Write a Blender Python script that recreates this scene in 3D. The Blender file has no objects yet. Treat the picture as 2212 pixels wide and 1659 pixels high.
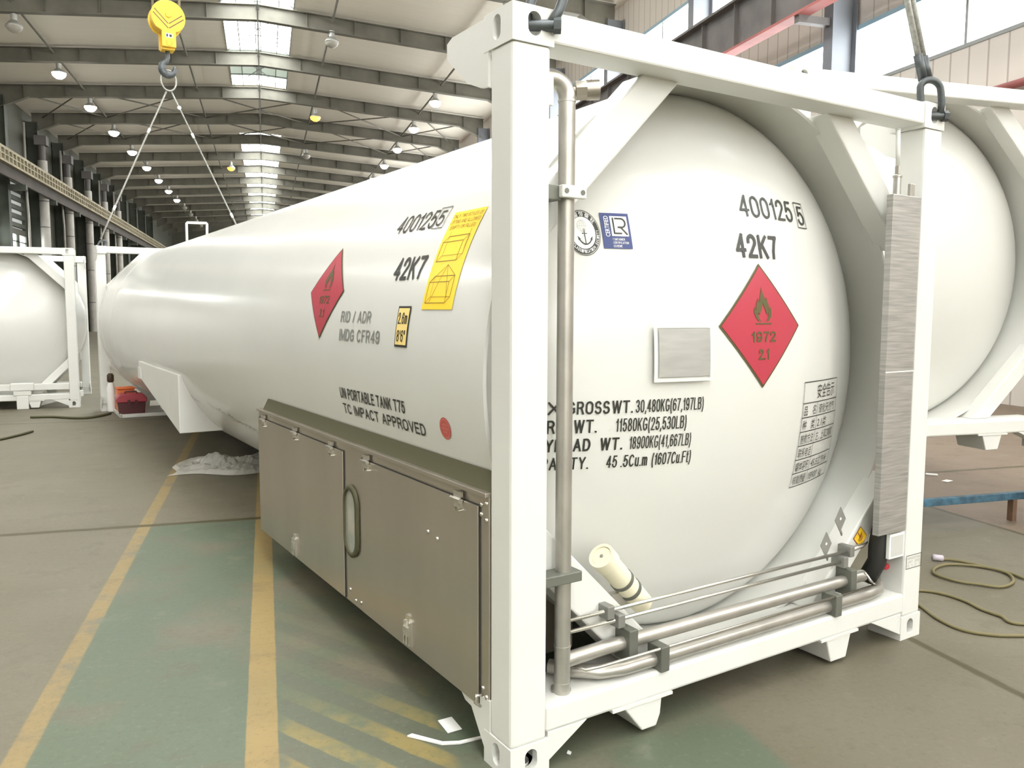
import bpy, bmesh, math, random
from mathutils import Vector, Matrix
from mathutils.geometry import tessellate_polygon
R_ = random.Random(7)
S = bpy.context.scene
COL = S.collection
rad = math.radians

# ------------------------------------------------------------------ camera, world, exposure
def make_camera():
    yaw, pit, rol, f = -0.293225, -0.09116, -0.002835, 1762.5
    cd = bpy.data.cameras.new('camera'); cd.sensor_width = 36; cd.sensor_fit = 'HORIZONTAL'; cd.lens = f*36/2212
    cd.clip_end = 400
    o = bpy.data.objects.new('camera', cd); COL.objects.link(o)
    rz = Matrix.Rotation(yaw, 3, 'Z'); rx = Matrix.Rotation(pit, 3, 'X'); ry = Matrix.Rotation(rol, 3, 'Y')
    m = rz @ rx @ ry
    rt, fw, up = m.col[0], m.col[1], m.col[2]
    m4 = Matrix((( rt[0], up[0], -fw[0], 0), (rt[1], up[1], -fw[1], 0), (rt[2], up[2], -fw[2], 1.622), (0, 0, 0, 1)))
    o.matrix_world = m4
    S.camera = o
make_camera()
W = bpy.data.worlds.new('overcast_sky'); S.world = W; W.use_nodes = True
W.node_tree.nodes['Background'].inputs[0].default_value = (0.95, 0.98, 1.0, 1)
W.node_tree.nodes['Background'].inputs[1].default_value = 1.0
S.view_settings.view_transform = 'Standard'; S.view_settings.look = 'None'
S.view_settings.gamma = 1; S.view_settings.use_curve_mapping = False
S.view_settings.exposure = 0.04
PANE = 9.5        # daylight through the translucent panes
try:
    S.cycles.use_denoising = True; S.cycles.max_bounces = 8; S.cycles.diffuse_bounces = 5
    S.cycles.sample_clamp_indirect = 6
except Exception: pass

# ------------------------------------------------------------------ materials
def nt(m): return m.node_tree.nodes, m.node_tree.links
MATS = {}
def mat(name, col, rough=0.5, metal=0.0, var=0.0, scale=4.0, stretch=None, bump=0.0, bscale=40, emit=None, alpha=1.0, trans=0.0, spec=None, coat=0.0):
    if name in MATS: return MATS[name]
    m = bpy.data.materials.new(name); m.use_nodes = True
    n, l = nt(m); b = n['Principled BSDF']
    b.inputs['Base Color'].default_value = (*col, 1); b.inputs['Roughness'].default_value = rough; b.inputs['Metallic'].default_value = metal
    if coat: b.inputs['Coat Weight'].default_value = coat; b.inputs['Coat Roughness'].default_value = 0.12
    if spec is not None: b.inputs['Specular IOR Level'].default_value = spec
    if alpha < 1: b.inputs['Alpha'].default_value = alpha
    if trans: b.inputs['Transmission Weight'].default_value = trans
    if emit: b.inputs['Emission Color'].default_value = (*emit[:3], 1); b.inputs['Emission Strength'].default_value = emit[3]
    if var or bump:
        tc = n.new('ShaderNodeTexCoord'); src = tc.outputs['Object']
        if stretch:
            mp = n.new('ShaderNodeMapping'); mp.inputs['Scale'].default_value = stretch; l.new(src, mp.inputs[0]); src = mp.outputs[0]
    if var:
        nz = n.new('ShaderNodeTexNoise'); nz.inputs['Scale'].default_value = scale; nz.inputs['Detail'].default_value = 5; l.new(src, nz.inputs['Vector'])
        cr = n.new('ShaderNodeValToRGB'); cr.color_ramp.elements[0].position = .3; cr.color_ramp.elements[1].position = .7
        cr.color_ramp.elements[0].color = (*[c*(1-var) for c in col], 1); cr.color_ramp.elements[1].color = (*[min(1, c*(1+var)) for c in col], 1)
        l.new(nz.outputs['Fac'], cr.inputs[0]); l.new(cr.outputs[0], b.inputs['Base Color'])
    if bump:
        n2 = n.new('ShaderNodeTexNoise'); n2.inputs['Scale'].default_value = bscale; n2.inputs['Detail'].default_value = 4; l.new(src, n2.inputs['Vector'])
        bp = n.new('ShaderNodeBump'); bp.inputs['Strength'].default_value = bump; bp.inputs['Distance'].default_value = .01
        l.new(n2.outputs['Fac'], bp.inputs['Height']); l.new(bp.outputs[0], b.inputs['Normal'])
    MATS[name] = m; return m
WHITE = mat('white_tank_paint', (.67, .67, .635), .25, var=.02, scale=1.2, coat=.25)
FRAMEW = mat('white_frame_paint', (.70, .70, .665), .38, var=.025, scale=3, bump=.05, bscale=60)
STEEL = mat('brushed_stainless_sheet', (.50, .455, .395), .30, metal=.85, var=.06, scale=3, stretch=(1, 1, .3), bump=.03, bscale=12)
PLATE = mat('brushed_steel_cover', (.42, .41, .385), .45, metal=.6, var=.22, scale=6, stretch=(1, 1, 18))
PIPE = mat('dull_stainless_pipe', (.47, .45, .41), .36, metal=.75, var=.1, scale=9)
ROD = mat('bright_steel_tube', (.62, .60, .55), .25, metal=.9)
DARKCL = mat('dark_steel_clamp', (.16, .165, .14), .5, metal=.4, var=.15)
BLACK = mat('black_rubber', (.02, .02, .018), .6)
INK = mat('black_vinyl', (.025, .024, .018), .45)
OLIVE = mat('dark_rubber_seal', (.07, .065, .03), .7)
REDV = mat('red_vinyl', (.42, .034, .06), .35)
YELV = mat('yellow_vinyl', (.93, .62, .03), .4)
BLUEV = mat('blue_vinyl', (.035, .055, .19), .4)
WHITEV = mat('white_vinyl', (.85, .86, .84), .4)
GREYV = mat('pale_grey_vinyl', (.55, .55, .52), .4)
PALEY = mat('pale_yellow_vinyl', (.90, .68, .25), .4)
SHACK = mat('dark_forged_steel', (.10, .11, .115), .45, metal=.6, var=.2, scale=20)
WIRE = mat('galvanised_wire_rope', (.36, .36, .33), .5, metal=.4, var=.25, scale=60)
CREAM = mat('cream_plastic', (.82, .77, .58), .4)
YPAINT = mat('yellow_hook_paint', (.83, .53, .045), .4, var=.05, scale=3)
RAFTER = mat('roof_beam_paint', (.15, .142, .112), .6, var=.22, scale=1.2)
GREENCOL = mat('dark_green_column_paint', (.075, .085, .065), .6, var=.3, scale=1.0)
BLUECOL = mat('blue_grey_column_paint', (.20, .215, .24), .5, var=.1, scale=1)
DUCT = mat('galvanised_downpipe', (.42, .40, .36), .5, metal=.2, var=.12, scale=3)
RAILC = mat('weathered_rail_paint', (.34, .30, .20), .6, var=.2, scale=2)
GIRD = mat('grey_girder_paint', (.13, .12, .115), .6, var=.2, scale=1.5)
REDP = mat('faded_red_paint', (.36, .11, .10), .6, var=.2, scale=2)
BROWN = mat('rusty_brown_steel', (.17, .10, .06), .7, var=.3, scale=5)
BLUEP = mat('chipped_blue_paint', (.045, .11, .16), .6, var=.5, scale=14)
CABLE = mat('olive_cable_jacket', (.16, .135, .06), .6)
TOOLR = mat('red_plastic', (.40, .05, .07), .4)
TOOLD = mat('dark_red_plastic', (.08, .012, .014), .5)
ORANGE = mat('orange_plastic', (.80, .20, .06), .5)
PAPER = mat('white_paper', (.8, .8, .77), .7)
SHEETP = mat('cloudy_plastic_film', (.62, .61, .56), .25, alpha=.62, bump=.8, bscale=9)
LAMPH = mat('lamp_housing', (.45, .45, .42), .4, metal=.5)
LAMPON = mat('lit_lamp_glass', (1, 1, 1), .3, emit=(1, .95, .9, 60))
LAMPO = mat('lit_sodium_glass', (1, .6, .2), .3, emit=(1, .36, .04, 3.2))
LAMPOFF = mat('unlit_lamp_glass', (.35, .33, .28), .3)
MULL = mat('mullion_grey', (.30, .32, .31), .5)
BLUEM = mat('pale_blue_trim', (.30, .45, .55), .5)
SKYP = mat('daylit_roof_pane', (.9, .92, .93), .5, emit=(.97, 1, 1, 15))
DIMP = mat('soft_daylit_pane', (.9, .92, .93), .5, emit=(1, .99, .96, 4.5))
PANEM = mat('daylit_translucent_pane', (.9, .92, .93), .5, emit=(.97, 1, 1, PANE))

def roof_mat():
    m = bpy.data.materials.new('roof_sheet'); m.use_nodes = True; n, l = nt(m); b = n['Principled BSDF']
    tc = n.new('ShaderNodeTexCoord'); mp = n.new('ShaderNodeMapping'); mp.inputs['Scale'].default_value = (.4, 3, 1); l.new(tc.outputs['Object'], mp.inputs[0])
    nz = n.new('ShaderNodeTexNoise'); nz.inputs['Scale'].default_value = 2; nz.inputs['Detail'].default_value = 6; l.new(mp.outputs[0], nz.inputs[0])
    cr = n.new('ShaderNodeValToRGB'); cr.color_ramp.elements[0].color = (.74, .69, .58, 1); cr.color_ramp.elements[1].color = (.83, .785, .68, 1)
    l.new(nz.outputs[0], cr.inputs[0]); l.new(cr.outputs[0], b.inputs['Base Color']); b.inputs['Roughness'].default_value = .7
    wv = n.new('ShaderNodeTexWave'); wv.bands_direction = 'Y'; wv.inputs['Scale'].default_value = 1.6; l.new(tc.outputs['Object'], wv.inputs[0])
    bp = n.new('ShaderNodeBump'); bp.inputs['Strength'].default_value = .15; l.new(wv.outputs['Fac'], bp.inputs['Height']); l.new(bp.outputs[0], b.inputs['Normal'])
    return m
def panel_mat(name, c0, c1, line):
    # corrugated wall sheeting: fine vertical seams
    m = bpy.data.materials.new(name); m.use_nodes = True; n, l = nt(m); b = n['Principled BSDF']
    tc = n.new('ShaderNodeTexCoord'); sp = n.new('ShaderNodeSeparateXYZ'); l.new(tc.outputs['Object'], sp.inputs[0])
    mul = n.new('ShaderNodeMath'); mul.operation = 'MULTIPLY'; mul.inputs[1].default_value = 1/.42; l.new(sp.outputs['Y'], mul.inputs[0])
    fr = n.new('ShaderNodeMath'); fr.operation = 'FRACT'; l.new(mul.outputs[0], fr.inputs[0])
    lt = n.new('ShaderNodeMath'); lt.operation = 'LESS_THAN'; lt.inputs[1].default_value = .09; l.new(fr.outputs[0], lt.inputs[0])
    nz = n.new('ShaderNodeTexNoise'); nz.inputs['Scale'].default_value = .7; nz.inputs['Detail'].default_value = 5; l.new(tc.outputs['Object'], nz.inputs[0])
    cr = n.new('ShaderNodeValToRGB'); cr.color_ramp.elements[0].color = (*c0, 1); cr.color_ramp.elements[1].color = (*c1, 1); l.new(nz.outputs[0], cr.inputs[0])
    mx = n.new('ShaderNodeMix'); mx.data_type = 'RGBA'; l.new(lt.outputs[0], mx.inputs[0]); l.new(cr.outputs[0], mx.inputs[6]); mx.inputs[7].default_value = (*line, 1)
    l.new(mx.outputs[2], b.inputs['Base Color']); b.inputs['Roughness'].default_value = .6
    return m
ROOF = roof_mat()
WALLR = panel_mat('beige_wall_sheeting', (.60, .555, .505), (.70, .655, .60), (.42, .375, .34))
WALLL = panel_mat('dark_olive_wall_sheeting', (.075, .078, .058), (.11, .11, .085), (.05, .05, .04))  # dark olive sheeting of the left and far walls

def floor_mat():
    m = bpy.data.materials.new('painted_workshop_floor'); m.use_nodes = True; n, l = nt(m); b = n['Principled BSDF']
    tc = n.new('ShaderNodeTexCoord'); P = tc.outputs['Object']
    sp = n.new('ShaderNodeSeparateXYZ'); l.new(P, sp.inputs[0]); X, Y = sp.outputs['X'], sp.outputs['Y']
    def mth(op, a, c=None):
        k = n.new('ShaderNodeMath'); k.operation = op
        for i, v in enumerate((a, c)):
            if v is None: continue
            if isinstance(v, (int, float)): k.inputs[i].default_value = v
            else: l.new(v, k.inputs[i])
        return k.outputs[0]
    def noise(sc, det=6, rough=.55):
        k = n.new('ShaderNodeTexNoise'); k.inputs['Scale'].default_value = sc; k.inputs['Detail'].default_value = det; k.inputs['Roughness'].default_value = rough
        l.new(P, k.inputs['Vector']); return k.outputs['Fac']
    def ss(v, a, c):
        k = n.new('ShaderNodeMapRange'); k.interpolation_type = 'SMOOTHSTEP'; l.new(v, k.inputs[0]); k.inputs[1].default_value = a; k.inputs[2].default_value = c; return k.outputs[0]
    def band(v, a, c, e=.012): return mth('MULTIPLY', ss(v, a-e, a+e), mth('SUBTRACT', 1, ss(v, c-e, c+e)))
    def mix(f, a, c):
        k = n.new('ShaderNodeMix'); k.data_type = 'RGBA'
        l.new(f, k.inputs[0])
        for i, v in ((6, a), (7, c)):
            if isinstance(v, tuple): k.inputs[i].default_value = (*v, 1)
            else: l.new(v, k.inputs[i])
        return k.outputs[2]
    nb, nm, nf, nw = noise(.35), noise(1.6), noise(11, 8, .7), noise(5, 6, .65)
    ng, n3 = noise(38, 4, .7), noise(3.2, 8, .72); Xs = mth('ADD', X, mth('MULTIPLY', mth('SUBTRACT', nw, .5), .010)); Xw = mth('ADD', X, mth('MULTIPLY', mth('SUBTRACT', nw, .5), .03)); Yw = mth('ADD', Y, mth('MULTIPLY', mth('SUBTRACT', nw, .5), .05))
    c = mix(nb, (.125, .112, .076), (.175, .158, .115))
    c = mix(mth('MULTIPLY', ss(nm, .35, .7), .55), c, (.20, .182, .138))
    # green walkway paint, worn through to concrete in patches
    g = mth('MULTIPLY', band(Xw, -.86, 1.75, .03), band(Yw, -40, 6.5, .05))
    wear = ss(mth('ADD', mth('MULTIPLY', nb, .45), mth('MULTIPLY', nm, .55)), .62, .48)
    c = mix(mth('MULTIPLY', g, mth('ADD', mth('MULTIPLY', wear, .75), .08)), c, (.098, .130, .088))
    # terracotta concrete on the right
    c = mix(mth('MULTIPLY', band(Xw, 5.25, 40, .02), .55), c, (.23, .155, .115))
    # yellow lane lines and hatching, scuffed
    y1 = band(Xs, -.107, .010, .004); y2 = mth('MULTIPLY', band(Xs, -.94, -.852, .006), ss(n3, .30, .52))
    q = mth('ADD', Yw, mth('MULTIPLY', X, 1.3))
    hs = band(mth('FRACT', mth('MULTIPLY', mth('SUBTRACT', q, 2.56), 1/.30)), .0, .46, .04)
    hm = mth('MULTIPLY', mth('MULTIPLY', hs, band(Xw, .02, .62, .03)), mth('MULTIPLY', band(Y, -6, 4.6, .3), mth('MULTIPLY', mth('SUBTRACT', 1, ss(Y, 2.9, 4.3)), .0)))
    hm = mth('ADD', hm, mth('MULTIPLY', mth('MULTIPLY', hs, band(Xw, .02, .62, .03)), mth('MULTIPLY', mth('ADD', mth('MULTIPLY', ss(Y, 3.5, 2.9), .72), .08), ss(nw, .3, .6))))
    gap = mth('MULTIPLY', mth('SUBTRACT', 1, hs), band(Xw, .02, .62, .03))
    c = mix(mth('MULTIPLY', gap, mth('MULTIPLY', band(Y, -6, 4.4, .3), .35)), c, (.12, .108, .082))
    ylw = mth('MAXIMUM', y1, mth('MULTIPLY', y2, .75))
    c = mix(mth('MULTIPLY', ylw, mth('ADD', mth('MULTIPLY', ss(nm, .2, .5), .3), .65)), c, mix(nw, (.28, .20, .092), (.37, .275, .125)))
    c = mix(hm, c, (.31, .24, .095))
    c = mix(mth('MULTIPLY', ss(n3, .52, .66), .30), c, (.085, .078, .052)); c = mix(mth('MULTIPLY', ss(n3, .44, .30), .28), c, (.25, .235, .18))
    c = mix(mth('MULTIPLY', ss(ng, .54, .68), .28), c, (.07, .062, .04)); c = mix(mth('MULTIPLY', ss(ng, .44, .32), .22), c, (.27, .25, .20))
    # slab joints
    def joint(v, at, w): return band(v, at-w, at+w, w*.5)
    j = mth('MAXIMUM', joint(Yw, 6.53, .035), mth('MAXIMUM', mth('MULTIPLY', joint(Xw, 3.03, .022), ss(Y, 3.6, 3.3)), joint(Xw, 5.25, .022)))
    j = mth('MAXIMUM', j, mth('MAXIMUM', joint(Yw, 12.9, .03), mth('MULTIPLY', joint(Yw, -1.0, .03), 1)))
    c = mix(mth('MULTIPLY', j, .85), c, (.055, .045, .015))
    # oily stains and grit
    c = mix(mth('MULTIPLY', ss(nf, .62, .74), .35), c, (.075, .064, .04))
    c = mix(mth('MULTIPLY', ss(nf, .30, .22), .4), c, (.27, .255, .21))
    hv = n.new('ShaderNodeHueSaturation'); hv.inputs['Value'].default_value = .80; hv.inputs['Saturation'].default_value = 1.12; l.new(c, hv.inputs['Color']); c = hv.outputs[0]
    l.new(c, b.inputs['Base Color'])
    k = n.new('ShaderNodeMapRange'); l.new(nm, k.inputs[0]); k.inputs[3].default_value = .42; k.inputs[4].default_value = .7; l.new(k.outputs[0], b.inputs['Roughness'])
    bp = n.new('ShaderNodeBump'); bp.inputs['Strength'].default_value = .12; bp.inputs['Distance'].default_value = .01; l.new(nf, bp.inputs['Height']); l.new(bp.outputs[0], b.inputs['Normal'])
    return m

# ------------------------------------------------------------------ mesh builder
class MB:
    def __init__(s): s.v = []; s.f = []; s.m = []
    def add(s, vs, fs, mi=0):
        o = len(s.v); s.v += [tuple(v) for v in vs]
        for f in fs: s.f.append([o+i for i in f]); s.m.append(mi)
        return s
    def box(s, x0, x1, y0, y1, z0, z1, mi=0):
        return s.add([(x, y, z) for x in (x0, x1) for y in (y0, y1) for z in (z0, z1)], [(0, 1, 3, 2), (4, 6, 7, 5), (0, 4, 5, 1), (2, 3, 7, 6), (0, 2, 6, 4), (1, 5, 7, 3)], mi)
    def prism(s, poly, ax, a, b, mi=0):
        # poly in the two other axes (in x,y,z order), extruded along ax from a to b
        def P(u, w, t): return {'x': (t, u, w), 'y': (u, t, w), 'z': (u, w, t)}[ax]
        k = len(poly); vs = [P(u, w, a) for u, w in poly]+[P(u, w, b) for u, w in poly]
        return s.add(vs, [tuple(range(k)), tuple(range(2*k-1, k-1, -1))]+[(i, (i+1) % k, k+(i+1) % k, k+i) for i in range(k)], mi)
    def beam(s, p0, p1, w, h, up=(0, 0, 1), mi=0):
        p0, p1 = Vector(p0), Vector(p1); d = (p1-p0).normalized(); u = Vector(up); a = d.cross(u)
        if a.length < 1e-4: u = Vector((1, 0, 0)); a = d.cross(u)
        a.normalize(); u = a.cross(d).normalized(); vs = []
        for p in (p0, p1):
            for sa, su in ((-1, -1), (1, -1), (1, 1), (-1, 1)): vs.append(p+a*sa*w/2+u*su*h/2)
        return s.add(vs, [(0, 1, 2, 3), (7, 6, 5, 4), (0, 4, 5, 1), (1, 5, 6, 2), (2, 6, 7, 3), (3, 7, 4, 0)], mi)
    def tube(s, pts, r, n=12, closed=False, mi=0, radii=None):
        pts = [Vector(p) for p in pts]; K = len(pts); vs = []; fs = []
        prev = None
        for i, p in enumerate(pts):
            if closed: t = (pts[(i+1) % K]-pts[i-1]).normalized()
            else: t = (pts[min(i+1, K-1)]-pts[max(i-1, 0)]).normalized()
            if prev is None:
                a = t.orthogonal().normalized()
            else:
                a = (prev-t*prev.dot(t)); a = a.normalized() if a.length > 1e-6 else t.orthogonal().normalized()
            prev = a; b = t.cross(a); rr = radii[i] if radii else r
            for k in range(n):
                an = 2*math.pi*k/n; vs.append(p+(a*math.cos(an)+b*math.sin(an))*rr)
        for i in range(K if closed else K-1):
            j = (i+1) % K
            for k in range(n): fs.append((i*n+k, i*n+(k+1) % n, j*n+(k+1) % n, j*n+k))
        if not closed: fs += [tuple(range(n-1, -1, -1)), tuple((K-1)*n+k for k in range(n))]
        return s.add(vs, fs, mi)
    def lathe(s, prof, c, ax, n=32, mi=0):
        # prof: (radius, distance along ax) from c
        c = Vector(c); t = Vector(ax).normalized(); a = t.orthogonal().normalized(); b = t.cross(a); vs = []; fs = []; K = len(prof)
        for r, h in prof:
            for k in range(n):
                an = 2*math.pi*k/n; vs.append(c+t*h+(a*math.cos(an)+b*math.sin(an))*max(r, 1e-5))
        for i in range(K-1):
            for k in range(n): fs.append((i*n+k, i*n+(k+1) % n, (i+1)*n+(k+1) % n, (i+1)*n+k))
        return s.add(vs, fs, mi)
    def build(s, name, ms, parent=None, smooth=False, bevel=0.0, seg=2, T=None, auto=False, recalc=True):
        me = bpy.data.meshes.new(name); vs = [T(*v) for v in s.v] if T else s.v
        me.from_pydata(vs, [], s.f)
        for m in (ms if isinstance(ms, (list, tuple)) else [ms]): me.materials.append(m)
        me.polygons.foreach_set('material_index', s.m)
        if recalc:
            bm = bmesh.new(); bm.from_mesh(me); bmesh.ops.remove_doubles(bm, verts=bm.verts, dist=1e-5)
            bmesh.ops.recalc_face_normals(bm, faces=bm.faces); bm.to_mesh(me); bm.free()
        if smooth:
            me.polygons.foreach_set('use_smooth', [True]*len(me.polygons))
            if auto: me.set_sharp_from_angle(angle=rad(35))
        o = bpy.data.objects.new(name, me); COL.objects.link(o)
        if parent: o.parent = parent
        if bevel:
            bv = o.modifiers.new('bevel', 'BEVEL'); bv.width = bevel; bv.segments = seg; bv.limit_method = 'ANGLE'; bv.angle_limit = rad(40)
        return o
def tag(o, label, cat, group=None, kind=None):
    o['label'] = label; o['category'] = cat
    if group: o['group'] = group
    if kind: o['kind'] = kind
    return o
def thing(name, label, cat, loc=(0, 0, 0), rz=0, group=None):
    o = bpy.data.objects.new(name, None); COL.objects.link(o); o.location = loc; o.rotation_euler = (0, 0, rz); o.empty_display_size = .1
    return tag(o, label, cat, group)
def struct(o): o['kind'] = 'structure'; return o
def plabel(o, t): o['label'] = t; return o
def copy_tree(o, parent=None):
    c = o.copy(); COL.objects.link(c); c.parent = parent
    for ch in list(o.children): copy_tree(ch, c)
    return c
def arc(c, r, a0, a1, n, u, w):
    c, u, w = Vector(c), Vector(u), Vector(w)
    return [c+u*r*math.cos(rad(a0+(a1-a0)*i/n))+w*r*math.sin(rad(a0+(a1-a0)*i/n)) for i in range(n+1)]

# ------------------------------------------------------------------ lettering
_txt = {}
def text_mesh(s, weight=0.0):
    k = (s, weight)
    if k in _txt: return _txt[k]
    cu = bpy.data.curves.new('lettering', 'FONT'); cu.body = s; cu.resolution_u = 4; cu.offset = weight
    o = bpy.data.objects.new('lettering', cu); COL.objects.link(o)
    dg = bpy.context.evaluated_depsgraph_get(); me = bpy.data.meshes.new_from_object(o.evaluated_get(dg))
    vs = [(v.co.x, v.co.y/.685) for v in me.vertices]; fs = [tuple(p.vertices) for p in me.polygons]
    bpy.data.objects.remove(o); bpy.data.curves.remove(cu); bpy.data.meshes.remove(me)
    x0 = min(v[0] for v in vs); x1 = max(v[0] for v in vs)
    _txt[k] = ([((x-x0)/(x1-x0), y) for x, y in vs], fs); return _txt[k]
# narrow grotesque stencil capitals, drawn as centre lines in a box of height 1
def _E(cx, cy, rx, ry, a0, a1):
    n = max(3, int(abs(a1-a0)/15)); return [(cx+rx*math.cos(rad(a0+(a1-a0)*i/n)), cy+ry*math.sin(rad(a0+(a1-a0)*i/n))) for i in range(n+1)]
def _O(w): return [[(0, .68)]+_E(w/2, .68, w/2, .32, 180, 0)+[(w, .32)]+_E(w/2, .32, w/2, .32, 0, -180)+[(0, .68)]]
_six = [_E(.25, .30, .25, .30, 0, 360), [(.49, .80)]+_E(.26, .62, .26, .38, 35, 180)+[(0, .30)]]
GL = {'0': (.5, _O(.5)), 'O': (.62, _O(.62)), '1': (.22, [[(0, .76), (.12, .83), (.2, 1), (.2, 0)]]),
 '2': (.5, [[(.01, .72)]+_E(.25, .74, .24, .26, 175, -35)+[(.0, .0), (.5, 0)]]), '3': (.5, [_E(.24, .76, .22, .24, 165, -90)+_E(.24, .26, .26, .26, 90, -165)]),
 '4': (.52, [[(.39, 0), (.39, 1), (0, .28), (.52, .28)]]), '5': (.5, [[(.46, 1), (.10, 1), (.04, .50), (.12, .60)]+_E(.24, .33, .26, .33, 105, -165)]),
 '6': (.5, _six), '9': (.5, [[(.5-x, 1-y) for x, y in p] for p in _six]), '7': (.5, [[(0, 1), (.5, 1), (.34, .66), (.22, .30), (.18, 0)]]),
 '8': (.5, [_E(.25, .76, .21, .24, 0, 360), _E(.25, .26, .25, .26, 0, 360)]),
 'A': (.6, [[(0, 0), (.3, 1), (.6, 0)], [(.11, .32), (.49, .32)]]), 'B': (.54, [[(0, 0), (0, 1), (.3, 1)]+_E(.3, .77, .2, .23, 90, -90)+[(0, .54)], [(.3, .54)]+_E(.29, .27, .25, .27, 90, -90)+[(0, 0)]]),
 'C': (.58, [_E(.3, .5, .3, .5, 42, 318)]), 'G': (.6, [_E(.3, .5, .3, .5, 42, 320)+[(.58, .16), (.58, .46), (.34, .46)]]), 'D': (.56, [[(0, 0), (0, 1), (.24, 1)]+_E(.24, .5, .32, .5, 90, -90)+[(0, 0)]]),
 'E': (.5, [[(.5, 1), (0, 1), (0, 0), (.5, 0)], [(0, .53), (.45, .53)]]), 'F': (.47, [[(.47, 1), (0, 1), (0, 0)], [(0, .52), (.40, .52)]]), 'H': (.55, [[(0, 0), (0, 1)], [(.55, 0), (.55, 1)], [(0, .53), (.55, .53)]]),
 'I': (.02, [[(.01, 0), (.01, 1)]]), 'K': (.55, [[(0, 0), (0, 1)], [(.53, 1), (0, .38)], [(.2, .6), (.55, 0)]]), 'L': (.46, [[(0, 1), (0, 0), (.46, 0)]]), 'M': (.68, [[(0, 0), (0, 1), (.34, .08), (.68, 1), (.68, 0)]]),
 'N': (.55, [[(0, 0), (0, 1), (.55, 0), (.55, 1)]]), 'P': (.52, [[(0, 0), (0, 1), (.28, 1)]+_E(.28, .74, .24, .26, 90, -90)+[(0, .48)]]), 'R': (.56, [[(0, 0), (0, 1), (.29, 1)]+_E(.29, .75, .23, .25, 90, -90)+[(0, .50)], [(.28, .50), (.40, .40), (.56, 0)]]),
 'S': (.54, [_E(.27, .75, .24, .25, 25, 250)+_E(.27, .26, .27, .26, 75, -160)]), 'T': (.56, [[(0, 1), (.56, 1)], [(.28, 1), (.28, 0)]]), 'U': (.55, [[(0, 1), (0, .3)]+_E(.275, .3, .275, .3, 180, 360)+[(.55, 1)]]),
 'V': (.58, [[(0, 1), (.29, 0), (.58, 1)]]), 'W': (.84, [[(0, 1), (.2, 0), (.42, 1), (.64, 0), (.84, 1)]]), 'X': (.56, [[(0, 0), (.56, 1)], [(0, 1), (.56, 0)]]), 'Y': (.56, [[(0, 1), (.28, .45), (.56, 1)], [(.28, .45), (.28, 0)]]),
 'm': (.62, [[(0, 0), (0, .72)], [(0, .5)]+_E(.155, .5, .155, .22, 180, 0)+[(.31, 0)], [(.31, .5)]+_E(.465, .5, .155, .22, 180, 0)+[(.62, 0)]]), 'u': (.38, [[(0, .72), (0, .24)]+_E(.19, .22, .19, .22, 180, 360)+[(.38, .72)], [(.38, .3), (.38, 0)]]),
 't': (.22, [[(.09, .98), (.09, .1), (.12, .0), (.2, .0)], [(0, .72), (.21, .72)]]), '/': (.26, [[(0, 0), (.26, 1)]]), '(': (.14, [[(.14, 1.04), (.03, .72), (.0, .4), (.03, .08), (.14, -.24)]]), ')': (.14, [[(0, 1.04), (.11, .72), (.14, .4), (.11, .08), (0, -.24)]]),
 ',': (.03, [[(.02, .05), (.02, -.02), (-.02, -.16)]]), '.': (.02, [[(0, .0), (.02, .0)]]), "'": (.02, [[(.01, 1), (.01, .72)]]), '"': (.15, [[(.0, 1), (.0, .72)], [(.15, 1), (.15, .72)]])}
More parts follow.
